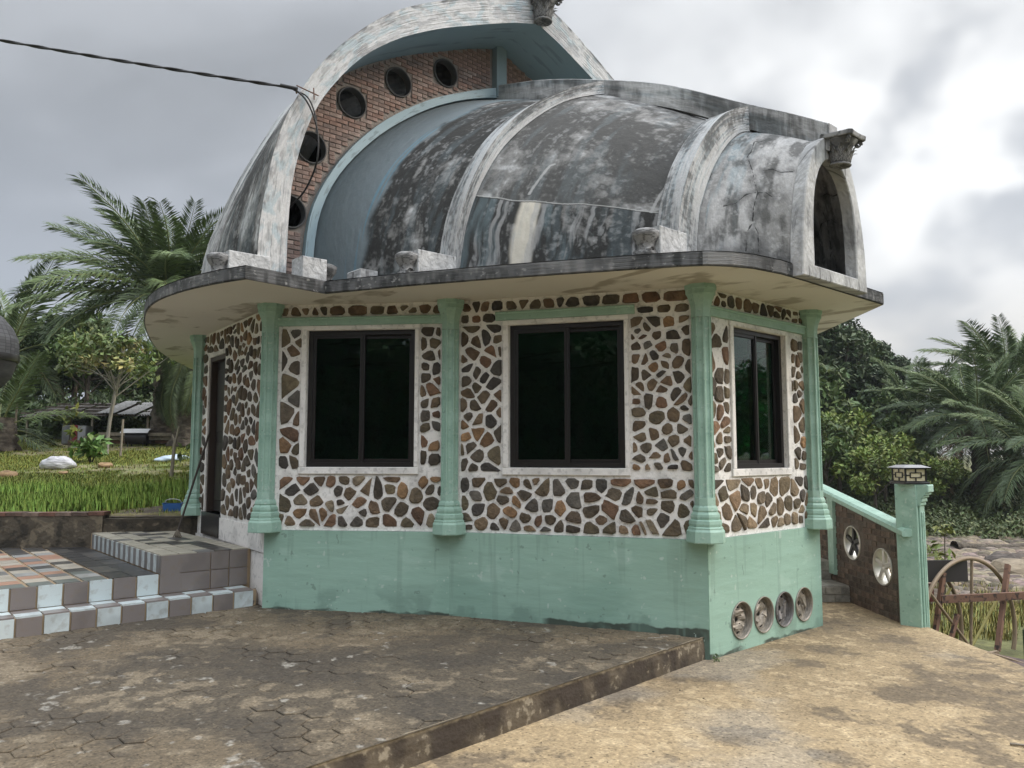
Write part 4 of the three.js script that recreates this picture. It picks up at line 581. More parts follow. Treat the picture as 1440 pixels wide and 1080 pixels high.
// ---------- side staircase on the right ----------
{
  const S0 = [4.47, 0, -8.85];
  const st = thing('side_staircase', 'side staircase with brick wall, mint handrail, alloy wheels and square end pillar', 'staircase', S0);
  const dir = Math.atan2(-0.05, -1.75);                                        // wall runs back from the pillar
  const bt = [[0.13, 0.095, 0.07], [0.16, 0.115, 0.085], [0.1, 0.078, 0.06], [0.19, 0.14, 0.105], [0.14, 0.115, 0.09]].map((c) => std({ color: lin(...c), map: rep(grainTex, 4), bumpMap: rep(roughTex, 4), bumpScale: 0.012, roughness: 0.9 }));
  const L = 2.65, railY = (s) => 1.06 + 0.17 * s, wheels = [[0.42, 0.575], [1.16, 0.77]];
  const wallG = new THREE.Group(); wallG.name = 'side_wall'; wallG.rotation.y = Math.PI / 2 + 0.035; st.add(wallG);      // local x runs back, z faces the steps and the camera
  wallG.scale.z = -1; wallG.scale.z = 1;
  const toL = (s) => s;
  const sh = new THREE.Shape(); sh.moveTo(0.05, -0.1); sh.lineTo(L, -0.1); sh.lineTo(L, railY(L) - 0.04); sh.lineTo(0.05, railY(0.05) - 0.04); sh.closePath();
  for (const [s, y] of wheels) { const h = new THREE.Path(); h.absarc(s, y, 0.222, 0, Math.PI * 2, true); sh.holes.push(h); }
  part('mortar', boxUV(new THREE.ExtrudeGeometry(sh, { depth: 0.11, bevelEnabled: false, curveSegments: 28 }).translate(0, 0, -0.055)), std({ color: lin(0.12, 0.1, 0.08), bumpMap: rep(roughTex, 3), bumpScale: 0.015, roughness: 0.95 }), wallG);
  reseed(61); const geos = [0.205, 0.098].map((l) => boxUV(bevelBox(-l / 2, -0.031, -0.012, l / 2, 0.031, 0.004, 0.004)));
  const inside = (s, y) => s > 0.06 && s < L && y < railY(s) - 0.05 && wheels.every(([a, b]) => Math.hypot(s - a, y - b) > 0.226);
  for (let r = 0; r < 20; r++) for (let k = 0; k < 14; k++) { const y = 0.03 + r * 0.072, s = k * 0.214 + (r % 2) * 0.107; const ok = (x, l) => [-1, 0, 1].every((q) => inside(x + q * l / 2, y - 0.03) && inside(x + q * l / 2, y + 0.03)); const put = (x, v) => { const b = part('brick', geos[v], bt[rnd() * 5 | 0], wallG); b.position.set(x, y + rr(-0.003, 0.003), 0.058 + rr(-0.004, 0.005)); }; if (ok(s, 0.205)) put(s, 0); else for (const x of [s - 0.054, s + 0.054]) if (ok(x, 0.098)) put(x, 1); }
  // alloy wheels set into the wall
  const alloy = (r, spokes, mat, face2) => { const g = new THREE.Group(); g.name = 'alloy_wheel'; part('rim', new THREE.LatheGeometry([[1, -0.07], [1, 0.06], [0.985, 0.07], [0.93, 0.068], [0.9, 0.05], [0.86, -0.07]].map(([a, b]) => new THREE.Vector2(a * r, b)), 48).rotateX(Math.PI / 2), face2, g); const s = []; for (let k = 0; k < spokes; k++) { const sp = new THREE.Shape(); sp.moveTo(0.13 * r, -0.11 * r); sp.lineTo(0.9 * r, -0.075 * r); sp.lineTo(0.92 * r, 0.075 * r); sp.lineTo(0.13 * r, 0.11 * r); sp.closePath(); s.push(new THREE.ExtrudeGeometry(sp, { depth: 0.02, bevelEnabled: true, bevelThickness: 0.012, bevelSize: 0.008, bevelSegments: 2 }).rotateZ(k / spokes * Math.PI * 2 + 0.3).translate(0, 0, 0.02)); } part('spokes', merge(s), mat, g); part('hub', new THREE.LatheGeometry([[0.07, 0.035], [0.1, 0.045], [0.2, 0.045], [0.22, 0.03], [0.22, 0]].map(([a, b]) => new THREE.Vector2(a * r, b)), 24).rotateX(Math.PI / 2), mat, g); return g; };
  const silver = std({ color: lin(0.62, 0.6, 0.54), metalness: 0.7, roughness: 0.35 }), blackA = std({ color: lin(0.02, 0.02, 0.02), metalness: 0.4, roughness: 0.35 });
  const a1 = alloy(0.218, 5, silver, silver), a2 = alloy(0.218, 5, blackA, silver); [a1, a2].forEach((a, i) => { st.add(a); a.rotation.y = Math.PI / 2 + 0.035; const [s, y] = wheels[i]; a.position.set(s * Math.cos(Math.PI / 2 + 0.035), y, -s * Math.sin(Math.PI / 2 + 0.035)); });
  // rotate so that z faces -x (towards the steps): mirror by turning the wall half round
  wallG.rotation.y = Math.PI / 2 + 0.035; for (const c of wallG.children) { if (c.name === 'brick') { c.position.z *= -1; c.rotation.y = Math.PI; } }
  for (const a of [a1, a2]) a.rotation.y += Math.PI;
  // handrail and end post
  const rg = new THREE.Shape(); [[-0.1, 0], [-0.11, 0.015], [-0.11, 0.06], [-0.075, 0.085], [0.075, 0.085], [0.11, 0.06], [0.11, 0.015], [0.1, 0]].forEach(([x, y], i) => (i ? rg.lineTo(x, y) : rg.moveTo(x, y)));
  const rail = new THREE.ExtrudeGeometry(rg, { depth: 2.9, bevelEnabled: false }).rotateY(Math.PI).translate(0, 0, 0.14); const rp = rail.attributes.position; for (let i = 0; i < rp.count; i++) { const z = rp.getZ(i); rp.setY(i, rp.getY(i) + railY(0) - 0.05 - z * 0.17); rp.setX(i, rp.getX(i) + z * 0.035); } boxUV(rail); rail.computeVertexNormals();
  part('handrail', rail, M.mint, st);
  const pil = new THREE.Group(); pil.name = 'end_pillar'; pil.rotation.y = 0.8; pil.position.set(0.05, 0, 0.02); st.add(pil);
  part('shaft', boxUV(bevelBox(-0.115, -0.1, -0.115, 0.115, 1.57, 0.115, 0.008)), M.mint, pil);
  part('fluted_strip', merge([bevelBox(-0.075, -0.1, 0.115, 0.085, 1.36, 0.135, 0.006), bevelBox(-0.045, -0.1, 0.135, -0.015, 1.26, 0.146, 0.006), bevelBox(0.01, -0.1, 0.135, 0.05, 1.26, 0.146, 0.006)].map((g) => boxUV(g))), M.mint, pil);
  part('corbel', merge([[1.33, 1.37, 0.15], [1.37, 1.42, 0.165], [1.42, 1.45, 0.185], [1.45, 1.48, 0.21], [1.48, 1.565, 0.235]].map(([a, b, z]) => boxUV(bevelBox(-0.1, a, 0.1, 0.105, b, z, 0.008)))), M.mint, pil);
  part('post', boxUV(box(-0.16, 0.3, -1.78, 0.03, 1.36, -1.6)), M.mint, st);
  part('post_capital', merge([box(0.1, 1.28, -2.95, 0.4, 1.34, -2.7), box(0.14, 1.22, -2.92, 0.36, 1.28, -2.74), box(0.17, 0.2, -2.9, 0.33, 1.22, -2.76)]), M.mint, st);
  // two tiled steps
  const tt = [[0.36, 0.345, 0.3], [0.31, 0.3, 0.265]].map((c) => std({ color: lin(...c), map: rep(grainTex, 2), roughness: 0.5 }));
  part('step_core', merge([box(-2.1, -0.05, -3.6, -0.09, 0.196, -1.275), box(-2.1, 0.19, -3.6, -0.115, 0.458, -1.79)]), std({ color: lin(0.3, 0.28, 0.24), roughness: 0.95 }), st);
  for (let k = 0; k < 6; k++) for (let r = 0; r < 2; r++) { part('tile', box(-0.1 - (k + 1) * 0.2 + (r ? 0.08 : 0), 0.008 + r * 0.1, -1.276, -0.1 - k * 0.2 - 0.012 + (r ? 0.08 : 0) - (r && !k ? 0.08 : 0), 0.094 + r * 0.1, -1.26), tt[(k + r) % 2], st); part('tile', box(-0.12 - (k + 1) * 0.2, 0.212 + r * 0.125, -1.79, -0.12 - k * 0.2 - 0.012, 0.325 + r * 0.125, -1.775), tt[(k + r + 1) % 2], st); part('tile', box(-0.1 - (k + 1) * 0.2, 0.196, -1.52 - r * 0.25, -0.1 - k * 0.2 - 0.01, 0.21, -1.28 - r * 0.25), tt[(k + r) % 2], st); }
  shade(st); void dir; void toL;
  // lamp on the pillar: black lattice box with cream panels (unlit)
  const lp = thing('pillar_lamp', 'unlit square black lattice lamp with cream panels on the mint pillar', 'lamp', [S0[0] + 0.06, 1.57, S0[2] + 0.03], 0.1);
  const bk = std({ color: lin(0.012, 0.012, 0.013), roughness: 0.4 }), cr = std({ color: lin(0.62, 0.56, 0.38), roughness: 0.4 });
  part('base', boxUV(bevelBox(-0.15, 0, -0.15, 0.15, 0.025, 0.15, 0.004)), bk, lp); part('body', box(-0.118, 0.025, -0.118, 0.118, 0.18, 0.118), cr, lp);
  part('roof', (() => { const g = new THREE.CylinderGeometry(0.13, 0.235, 0.03, 4, 1).rotateY(Math.PI / 4).translate(0, 0.2, 0).toNonIndexed(); g.computeVertexNormals(); return g; })(), std({ color: lin(0.3, 0.3, 0.31), roughness: 0.35 }), lp); part('eave', box(-0.155, 0.176, -0.155, 0.155, 0.186, 0.155), bk, lp);
  const bars = []; for (const [x0, y0, x1, y1] of [[-0.13, 0.025, -0.112, 0.177], [0.112, 0.025, 0.13, 0.177], [-0.13, 0.025, 0.13, 0.036], [-0.13, 0.166, 0.13, 0.177], [-0.065, 0.07, 0.065, 0.079], [-0.065, 0.123, 0.065, 0.132], [-0.07, 0.07, -0.06, 0.132], [0.06, 0.07, 0.07, 0.132], [-0.006, 0.03, 0.006, 0.072], [-0.006, 0.13, 0.006, 0.17], [-0.12, 0.096, -0.064, 0.106], [0.064, 0.096, 0.12, 0.106]]) for (let k = 0; k < 4; k++) bars.push(box(x0, y0, 0.119, x1, y1, 0.128).rotateY(k * Math.PI / 2));
  part('lattice', merge(bars), bk, lp);
}

// ---------- vegetation ----------
const leafM = (a, o = {}) => std({ vertexColors: true, roughness: 0.62, ...o });
const leafMat = leafM();
function frondGeo(len, sag, pairs, leaflet, z, col) {
  reseed(z); const pos = [], nor = [], colr = [], uv = [];
  const at = (t) => { const a = sag * t * t; const x = len * (t - 0.16 * sag * t * t * t), y = -len * 0.42 * sag * Math.pow(t, 2.1); return new THREE.Vector3(x, y, 0.12 * len * Math.sin(t * 2 + z) * t * 0.4 + a * 0); };
  const tri = (a, b, c, k) => { const n = b.clone().sub(a).cross(c.clone().sub(a)).normalize(); for (const p of [a, b, c]) { pos.push(p.x, p.y, p.z); nor.push(n.x, n.y, n.z); colr.push(...k); uv.push(p.x, p.z); } };
  const up = new THREE.Vector3(0, 1, 0);
  for (let i = 0; i < pairs; i++) for (const s of [-1, 1]) {
    const t = 0.14 + 0.86 * (i + rr(0, 0.8)) / pairs, p = at(t), T = at(Math.min(t + 0.01, 1.01)).sub(at(t - 0.01)).normalize(), B = new THREE.Vector3().crossVectors(T, up).normalize().multiplyScalar(s), Nn = new THREE.Vector3().crossVectors(B, T).normalize(); if (Nn.y < 0) Nn.negate();
    const l = leaflet * (0.35 + 0.65 * Math.sin(Math.PI * Math.min(1, 0.12 + t * 0.82))) * rr(0.82, 1.1), wd = 0.0045 + 0.0055 * Math.sin(Math.PI * Math.min(0.9, t + 0.1));
    const dir = B.clone().multiplyScalar(rr(0.75, 0.95)).add(T.clone().multiplyScalar(0.45 + 0.55 * t)).add(Nn.clone().multiplyScalar(rr(-0.05, 0.5))).normalize();
    const mid = p.clone().add(dir.clone().multiplyScalar(l * 0.5)), tip = p.clone().add(dir.clone().multiplyScalar(l * 0.93)); mid.y -= l * 0.04; tip.y -= l * rr(0.16, 0.42);
    const wv = T.clone().multiplyScalar(wd), f = Nn.clone().multiplyScalar(wd * 0.5), q = rr(0.7, 1.3), k = [col[0] * q, col[1] * q, col[2] * q * rr(0.8, 1.2)];
    tri(p, mid.clone().add(wv), mid.clone().add(f), k); tri(p, mid.clone().add(f), mid.clone().sub(wv), k); tri(mid.clone().add(wv), tip, mid.clone().add(f), k); tri(mid.clone().add(f), tip, mid.clone().sub(wv), k);
  }
  const R = [at(0), at(0.25), at(0.5), at(0.75), at(1)], g = new THREE.TubeGeometry(new THREE.CatmullRomCurve3(R), 14, 1, 5).toNonIndexed(), gp = g.attributes.position, guv = g.attributes.uv, rc = [0.15, 0.17, 0.06];
  for (let i = 0; i < gp.count; i++) { const t = guv.getX(i), c = at(t), r = len * 0.0075 * (1.25 - t); const v = new THREE.Vector3(gp.getX(i), gp.getY(i), gp.getZ(i)).sub(new THREE.CatmullRomCurve3(R).getPointAt(clamp(t))).normalize().multiplyScalar(r); void c; const b = new THREE.CatmullRomCurve3(R).getPointAt(clamp(t)); pos.push(b.x + v.x, b.y + v.y, b.z + v.z); nor.push(v.x / r, v.y / r, v.z / r); colr.push(...rc); uv.push(0, 0); }
  const G = new THREE.BufferGeometry(); G.setAttribute('position', new THREE.Float32BufferAttribute(pos, 3)); G.setAttribute('normal', new THREE.Float32BufferAttribute(nor, 3)); G.setAttribute('color', new THREE.Float32BufferAttribute(colr, 3)); G.setAttribute('uv', new THREE.Float32BufferAttribute(uv, 2)); return G;
}
const GREEN = [0.105, 0.155, 0.06];
const fronds = [frondGeo(1, 0.5, 84, 0.21, 11, GREEN), frondGeo(1, 0.9, 84, 0.2, 12, [0.08, 0.122, 0.05]), frondGeo(1, 1.3, 80, 0.21, 13, [0.075, 0.108, 0.045]), frondGeo(1, 0.75, 84, 0.2, 14, [0.115, 0.165, 0.06])];
const deadFrond = frondGeo(1, 1.1, 48, 0.17, 15, [0.2, 0.14, 0.08]);
const barkTex = paint(512, 512, (x, y) => { const a = pfbm(x, y, 10, 5, 500), b = pfbm(x, y * 3, 8, 4, 501); return mix3([0.05, 0.04, 0.03], [0.13, 0.11, 0.085], ss(0.35, 0.7, a * 0.6 + b * 0.4)); });
const barkM = std({ map: barkTex, bumpMap: rep(roughTex, 3), bumpScale: 0.03, roughness: 0.95 });
function trunkGeo(h, r0, r1, lumps = 0) { return grid(Math.max(8, (h * 9) | 0), 14, (t, s) => { const a = s * Math.PI * 2, k = lumps ? 1 + lumps * Math.abs(Math.sin(a * 4 + t * h * 7)) * (0.6 + 0.4 * Math.sin(t * h * 22)) : 1, r = lerp(r0, r1, t) * k * (1 + 0.35 * Math.exp(-t * h * 3)); return [Math.cos(a) * r + 0.06 * Math.sin(t * 3), t * h, Math.sin(a) * r, s * 2, t * h]; }); }
function oilPalm(label, [x, y, z], th, fl, nf, sd, group, opts = {}) {
  const p = thing('oil_palm', label, 'palm tree', [x, y, z], 0, group); reseed(sd);
  part('trunk', trunkGeo(th, 0.36, 0.3, 0.28), barkM, p);
  for (let i = 0; i < nf; i++) {
    const k = i / (nf - 1) * (1 - (opts.up ?? 0)), az = i * 2.39996 + rr(-0.2, 0.2) + (opts.az ?? 0), el = lerp(1.4, -0.35, Math.pow(k, 0.8)) + rr(-0.1, 0.1), v = k < 0.3 ? (rnd() < 0.5 ? 0 : 3) : k < 0.65 ? (rnd() < 0.5 ? 3 : 1) : (rnd() < 0.5 ? 1 : 2), f = part('frond', k > 0.93 && opts.dead ? deadFrond : fronds[v], leafMat, p), L = fl * rr(0.82, 1.1) * (k < 0.1 ? 0.8 : 1);
    f.scale.setScalar(L); f.position.set(Math.cos(az) * 0.15, th - 0.05 - k * 0.4, -Math.sin(az) * 0.15); f.rotation.order = 'YZX'; f.rotation.set(rr(-0.3, 0.3), az, el);
  }
  return p;
}
const G = (X, d) => groundH(X, d);
oilPalm('tall oil palm with long arching fronds rising behind the corrugated shed', P3(-10.4, G(-10.4, 23), 23), 4.7, 4.0, 52, 701, 'oil palms', { az: 2.0, up: 0.22 });
oilPalm('oil palm standing behind the dark tiled kiosk at the lawn edge', P3(-19.2, G(-19.2, 29), 29), 3.2, 4.4, 26, 702, 'oil palms', { dead: true });
oilPalm('oil palm with dead brown lower fronds next to the dark tiled kiosk', P3(-13.7, G(-13.7, 20.5), 20.5), 0.9, 2.6, 13, 706, 'oil palms', { dead: true, az: 1.1 });
oilPalm('broad oil palm on the stony bank directly behind the pillar lamp', P3(20.3, G(20.3, 33.5), 33.5), 4.0, 4.1, 50, 703, 'oil palms', { dead: true });
oilPalm('taller oil palm whose crown rises over the broad palm on the bank', P3(24.6, G(24.6, 38), 38), 5.6, 4.5, 46, 704, 'oil palms', { az: 0.9 });
oilPalm('dark oil palm at the edge of the stony bank beside the rusty wheel frame', P3(20.2, G(20.2, 29), 29), 2.9, 3.8, 36, 705, 'oil palms', { az: 1.7 });
oilPalm('oil palm in the gap between hillside wood and the broad bank palm', P3(20.2, G(20.2, 38.5), 38.5), 3.6, 4.2, 36, 707, 'oil palms', { az: 2.4 });

function leafCloud(lobes, per, size, col, z, var2 = 0.35) {
  reseed(z); const pos = [], nor = [], colr = [];
  for (const [cx, cy, cz, r] of lobes) { const tone = rr(0.75, 1.25); for (let i = 0; i < per * r * r; i++) {
    const th = rr(0, Math.PI * 2), ph = Math.acos(rr(-1, 1)), q = r * Math.pow(rnd(), 0.42) * rr(0.75, 1.12), c = new THREE.Vector3(cx + q * Math.sin(ph) * Math.cos(th), cy + q * 0.78 * Math.cos(ph), cz + q * Math.sin(ph) * Math.sin(th));
    const n = new THREE.Vector3(rr(-1, 1), rr(0.1, 1.3), rr(-1, 1)).normalize(), a = new THREE.Vector3(rr(-1, 1), rr(-0.7, 0.2), rr(-1, 1)).cross(n).normalize(), b = new THREE.Vector3().crossVectors(n, a), s = size * rr(0.6, 1.3);
    const t0 = c.clone().addScaledVector(a, -s), t1 = c.clone().addScaledVector(a, s), s0 = c.clone().addScaledVector(b, s * 0.48).addScaledVector(n, s * 0.14), s1 = c.clone().addScaledVector(b, -s * 0.48).addScaledVector(n, s * 0.14), v = tone * rr(1 - var2, 1 + var2), k = [col[0] * v * rr(0.85, 1.2), col[1] * v, col[2] * v];
    for (const [A, B, C] of [[t0, t1, s0], [t1, t0, s1]]) { const m = B.clone().sub(A).cross(C.clone().sub(A)).normalize(); if (m.y < 0) m.negate(); for (const p of [A, B, C]) { pos.push(p.x, p.y, p.z); nor.push(m.x, m.y, m.z); colr.push(...k); } }
  } }
  const g = new THREE.BufferGeometry(); g.setAttribute('position', new THREE.Float32BufferAttribute(pos, 3)); g.setAttribute('normal', new THREE.Float32BufferAttribute(nor, 3)); g.setAttribute('color', new THREE.Float32BufferAttribute(colr, 3)); return g;
}
function broadTree(h, spread, nl, per, size, col, z) {                       // returns [wood, crown] geometries
  reseed(z); const lobes = [], wood = [bar([0, -0.3, 0], [0.1, h * 0.55, 0.05], 0.05 * h * 0.55, 0.03 * h * 0.5, 8)];
  for (let i = 0; i < nl; i++) { const a = i * 2.4 + rr(-0.3, 0.3), q = spread * Math.sqrt((i + 0.4) / nl), y = h * (0.52 + 0.42 * (1 - Math.pow(q / spread, 1.6)) + rr(-0.1, 0.06)); const c = [Math.cos(a) * q, y, Math.sin(a) * q, spread * rr(0.3, 0.5)]; lobes.push(c); wood.push(bar([0.05, h * rr(0.3, 0.5), 0.02], [c[0] * 0.9, c[1], c[2] * 0.9], 0.013 * h * 0.7, 0.004 * h, 5)); }
  return [merge(wood), leafCloud(lobes, per, size, col, z + 1)];
}
const TV = [broadTree(6.5, 2.3, 11, 360, 0.2, [0.085, 0.13, 0.038], 801), broadTree(8, 2.5, 12, 330, 0.21, [0.055, 0.09, 0.032], 803), broadTree(5, 2.2, 9, 380, 0.18, [0.15, 0.2, 0.045], 805), broadTree(9.5, 2.1, 12, 170, 0.22, [0.06, 0.09, 0.035], 807)];
const treeNames = ['mid green bushy tree', 'dark green dense tree', 'light green leafy tree', 'tall loose-crowned tree'];
function placeTree(v, X, d, s, label, group, y = groundH(X, d)) { const t = thing('broadleaf_tree', label, 'tree', P3(X, y, d), rnd() * 6.28, group); t.scale.setScalar(s); part('trunk', TV[v][0], barkM, t); part('crown', TV[v][1], leafMat, t); return t; }
{
  let q = 4242; const r2 = () => { q = (Math.imul(q, 1103515245) + 12345) | 0; return (q >>> 8 & 0xffff) / 65536; };
  for (let i = 0; i < 72; i++) { const d = 33 + 32 * (i / 72) + r2() * 3, f0 = r2(), X = d * (0.33 + 0.2 * f0) - 1, v = d < 40 ? (r2() < 0.6 ? 2 : 0) : r2() < 0.2 ? 3 : r2() < 0.55 ? 1 : 0; reseed(i * 7 + 3); placeTree(v, X, d, (0.85 + 0.45 * r2()) * (1 - 0.45 * f0), treeNames[v] + ' among the wooded hillside behind the side staircase', 'trees of the wooded hillside'); }
  for (const [X, d, v, s] of [[13.6, 29, 2, 0.62], [15.2, 31.5, 2, 0.7], [12.6, 31, 0, 0.6], [17.2, 31, 2, 0.5], [14.4, 34, 2, 0.9], [22.5, 35.5, 2, 0.4], [26.5, 37, 0, 0.4]]) { reseed(X * 10 | 0); placeTree(v, X, d, s, v === 2 ? 'light green bushy sapling at the foot of the wooded hillside' : 'small dark bushy tree at the foot of the hillside', v === 2 ? 'light green saplings at the foot of the hill' : 'small dark trees at the foot of the hill'); }
  // wood behind the lawn on the left
  for (let i = 0; i < 22; i++) { const d = 27 + r2() * 14, X = -d * (0.36 + 0.36 * (i / 22)) , v = r2() < 0.5 ? 1 : 0; reseed(i + 50); placeTree(v, X, d, 0.4 + 0.3 * r2(), treeNames[v] + ' in the thicket behind the corrugated shed', 'trees of the thicket behind the shed'); }
  // trees behind the photographer, mirrored darkly in the window panes
  for (let i = 0; i < 22; i++) { const X = -22 + i * 1.9 + r2(), d = -9 - 5 * r2(), v = i % 2; reseed(i + 90); placeTree(v, X, d, 0.85 + 0.2 * r2(), treeNames[v] + ' facing the house across the yard', 'trees across the yard from the house'); }
}
{ reseed(990); for (let i = 0; i < 12; i++) { const X = 24 + rr(0, 6), d = -7 + i * 1.9, v = i % 2; placeTree(v, X, d, 0.8 + 0.2 * rnd(), treeNames[v] + ' beyond the yard at the side of the house', 'trees beside the yard'); } }
// sapling with pale trunk on the lawn
{
  const X = -10.2, d = 19.4, t = thing('young_tree', 'slender young tree with pale trunk and yellowish leaves on the lawn', 'tree', P3(X, G(X, d), d)); reseed(33);
  const lobes = []; for (let i = 0; i < 17; i++) { const a = rr(0, 6.28), q = 1.75 * Math.sqrt(rnd()); lobes.push([Math.cos(a) * q + 0.15, 2.15 + 1.05 * rnd() + 0.3 * (1 - q), Math.sin(a) * q * 0.7, rr(0.28, 0.5)]); }
  const pale = std({ color: lin(0.34, 0.32, 0.27), map: rep(grainTex, 2), bumpMap: roughTex, bumpScale: 0.02 });
  part('trunk', merge([tube([[0, -0.1, 0], [0.03, 0.7, 0], [0.12, 1.4, 0], [0.25, 2.1, 0], [0.3, 2.7, 0]], 0.045, 20, 7), ...lobes.map((l) => bar([0.15 + 0.05 * rnd(), 1.4 + 0.6 * rnd(), 0], [l[0], l[1], l[2]], 0.018, 0.006, 5))]), pale, t);
  part('crown', mergeGeometries([leafCloud(lobes.slice(0, 12), 560, 0.085, [0.14, 0.19, 0.06], 35, 0.5), leafCloud(lobes.slice(12), 460, 0.085, [0.2, 0.2, 0.07], 36, 0.5)]), leafMat, t);
  const s = thing('leafy_shrub', 'round bright green leafy shrub on the lawn beside the white sack', 'shrub', P3(-9.6, G(-9.6, 17.6), 17.6));
  part('stems', merge([0, 1, 2, 3, 4].map((k) => bar([0, -0.05, 0], [Math.cos(k * 1.26) * 0.2, 0.45, Math.sin(k * 1.26) * 0.2], 0.015, 0.008, 5))), barkM, s); part('leaves', leafCloud([[0, 0.42, 0, 0.36], [0.16, 0.3, 0.1, 0.28], [-0.18, 0.32, 0.05, 0.28]], 560, 0.12, [0.11, 0.2, 0.045], 37), leafMat, s);
  const s2 = thing('leafy_plant', 'thin yellow-green seedling at the far edge of the lawn by the kiosk', 'plant', P3(-12.2, G(-12.2, 21.2), 21.2)); part('stem', bar([0, -0.05, 0], [0.05, 1.05, 0], 0.02, 0.012, 5), barkM, s2); part('leaves', leafCloud([[0.05, 1.0, 0, 0.3], [-0.2, 0.78, 0, 0.25], [0.1, 0.5, 0, 0.25]], 260, 0.13, [0.2, 0.25, 0.06], 38), leafMat, s2);
  const s3 = thing('leafy_plant', 'slim yellow-green plant on the bank beside the mint pillar', 'plant', P3(7.95, G(7.95, 14.4), 14.4)); part('stem', merge([bar([0, -0.05, 0], [0.06, 1.35, 0], 0.014, 0.008, 5), bar([0, 0.2, 0], [-0.2, 0.9, 0.1], 0.012, 0.006, 5)]), barkM, s3); part('leaves', leafCloud([[0.05, 1.3, 0, 0.22], [-0.18, 0.95, 0.1, 0.25], [0.1, 0.8, 0, 0.24], [-0.05, 0.5, 0, 0.25]], 420, 0.085, [0.17, 0.21, 0.05], 39), leafMat, s3);
}
// ferns hanging from the old trunk beside the doorway
{
  const X = -9.3, d = 22.2, t = thing('fern_covered_trunk', 'old trunk curtained with dark hanging ferns beside the shed roof', 'tree', P3(X, G(X, d), d)); reseed(44);
  part('trunk', trunkGeo(4.2, 0.42, 0.34, 0.2), barkM, t);
  for (let i = 0; i < 44; i++) { const f = part('fern', fronds[2], leafMat, t), a = rr(0, 6.28), r = rr(0.3, 0.75); f.scale.set(1.9 * rr(0.6, 1), 1.9 * rr(0.6, 1), 1.9); f.position.set(Math.cos(a) * r, rr(2.0, 3.9), Math.sin(a) * r); f.rotation.order = 'YZX'; f.rotation.set(rr(-0.6, 0.6), -a, -1.0 + rr(-0.3, 0.3)); }
}
// grass
function tuft(n, h, w, z, col) { reseed(z); const pos = [], nor = [], colr = []; for (let i = 0; i < n; i++) { const a = rr(0, 6.28), l = h * rr(0.5, 1.15), bx = rr(-0.06, 0.06), bz = rr(-0.06, 0.06), dx = Math.cos(a), dz = Math.sin(a), lean = rr(0.1, 0.6) * l, v = rr(0.7, 1.3), c = [col[0] * v * rr(0.8, 1.3), col[1] * v, col[2] * v]; const A = [bx - dz * w, -0.02, bz + dx * w], B = [bx + dz * w, -0.02, bz - dx * w], C = [bx + dx * lean * 0.4 + dz * w * 0.7, l * 0.6, bz + dz * lean * 0.4 - dx * w * 0.7], D = [bx + dx * lean * 0.4 - dz * w * 0.7, l * 0.6, bz + dz * lean * 0.4 + dx * w * 0.7], E2 = [bx + dx * lean, l * 0.95, bz + dz * lean]; for (const [p, q, r] of [[A, B, C], [A, C, D], [D, C, E2]]) for (const k of [p, q, r]) { pos.push(...k); nor.push(dx * 0.5, 0.7, dz * 0.5); colr.push(...c); } } const g = new THREE.BufferGeometry(); g.setAttribute('position', new THREE.Float32BufferAttribute(pos, 3)); g.setAttribute('normal', new THREE.Float32BufferAttribute(nor, 3)); g.setAttribute('color', new THREE.Float32BufferAttribute(colr, 3)); return g; }
function scatter(name, label, cat, geo, mat, n, pick, z) { reseed(z); const m = new THREE.InstancedMesh(geo, mat, n), M4 = new THREE.Matrix4(), Q = new THREE.Quaternion(), Y = new THREE.Vector3(0, 1, 0); let i = 0, g = 0; while (i < n && g++ < n * 40) { const p = pick(); if (!p) continue; M4.compose(new THREE.Vector3(p[0], p[1], p[2]), Q.setFromAxisAngle(Y, rnd() * 6.28), new THREE.Vector3(p[3], p[4] ?? p[3], p[3])); m.setMatrixAt(i, M4); if (p[5]) m.setColorAt(i, new THREE.Color().setRGB(...p[5])); i++; } m.count = i; m.name = name; m.castShadow = m.receiveShadow = true; scene.add(m); return tag(m, label, cat, null, 'stuff'); }
const grassM = std({ vertexColors: true, roughness: 0.85 });
scatter('lawn_grass', 'short patchy grass over the sloping lawn', 'grass', tuft(9, 0.075, 0.005, 21, [0.31, 0.37, 0.085]), grassM, 15000, () => { const d = 10.7 + 17 * Math.pow(rnd(), 1.3), X = -d * rr(0.33, 0.74); if (X > -4.6) return null; const p = fbm(X * 0.55, d * 0.55, 5, 310); if (p > 0.56 && rnd() < 0.8) return null; return [X, groundH(X, d) - 0.01, -d, rr(0.6, 1.4) * (1 + 0.04 * (d - 10)), rr(0.5, 1.3)]; }, 22);
scatter('tall_grass', 'tall bright green grass along the top of the retaining wall', 'grass', tuft(12, 0.22, 0.006, 23, [0.3, 0.43, 0.08]), grassM, 3800, () => { const X = rr(-9.6, -4.75), d = 10.62 + (X > -6 ? 0.9 * (X + 6) : 0) + Math.pow(rnd(), 1.4) * 2.3 + 0.08 * (X + 6 < 0 ? 0 : 1); if (noise(X * 1.3, d * 1.3, 9) < 0.28) return null; return [X, groundH(X, d) - 0.02, -d, rr(0.7, 1.3), (0.45 + 0.9 * noise(X * 1.7, d * 1.7, 19)) * rr(0.7, 1.2)]; }, 24);
scatter('bank_grass', 'rough pale grass on the low bank by the rusty wheel frame', 'grass', tuft(8, 0.2, 0.007, 25, [0.26, 0.28, 0.09]), grassM, 3000, () => { const d = 11.6 + 4.4 * rnd(), X = 4.9 + d * 0.66 * rnd(); if (noise(X * 1.1, d * 1.1, 11) < 0.3 + 0.35 * ss(13, 16, d)) return null; return [X, groundH(X, d) - 0.02, -d, rr(0.6, 1.3)]; }, 26);
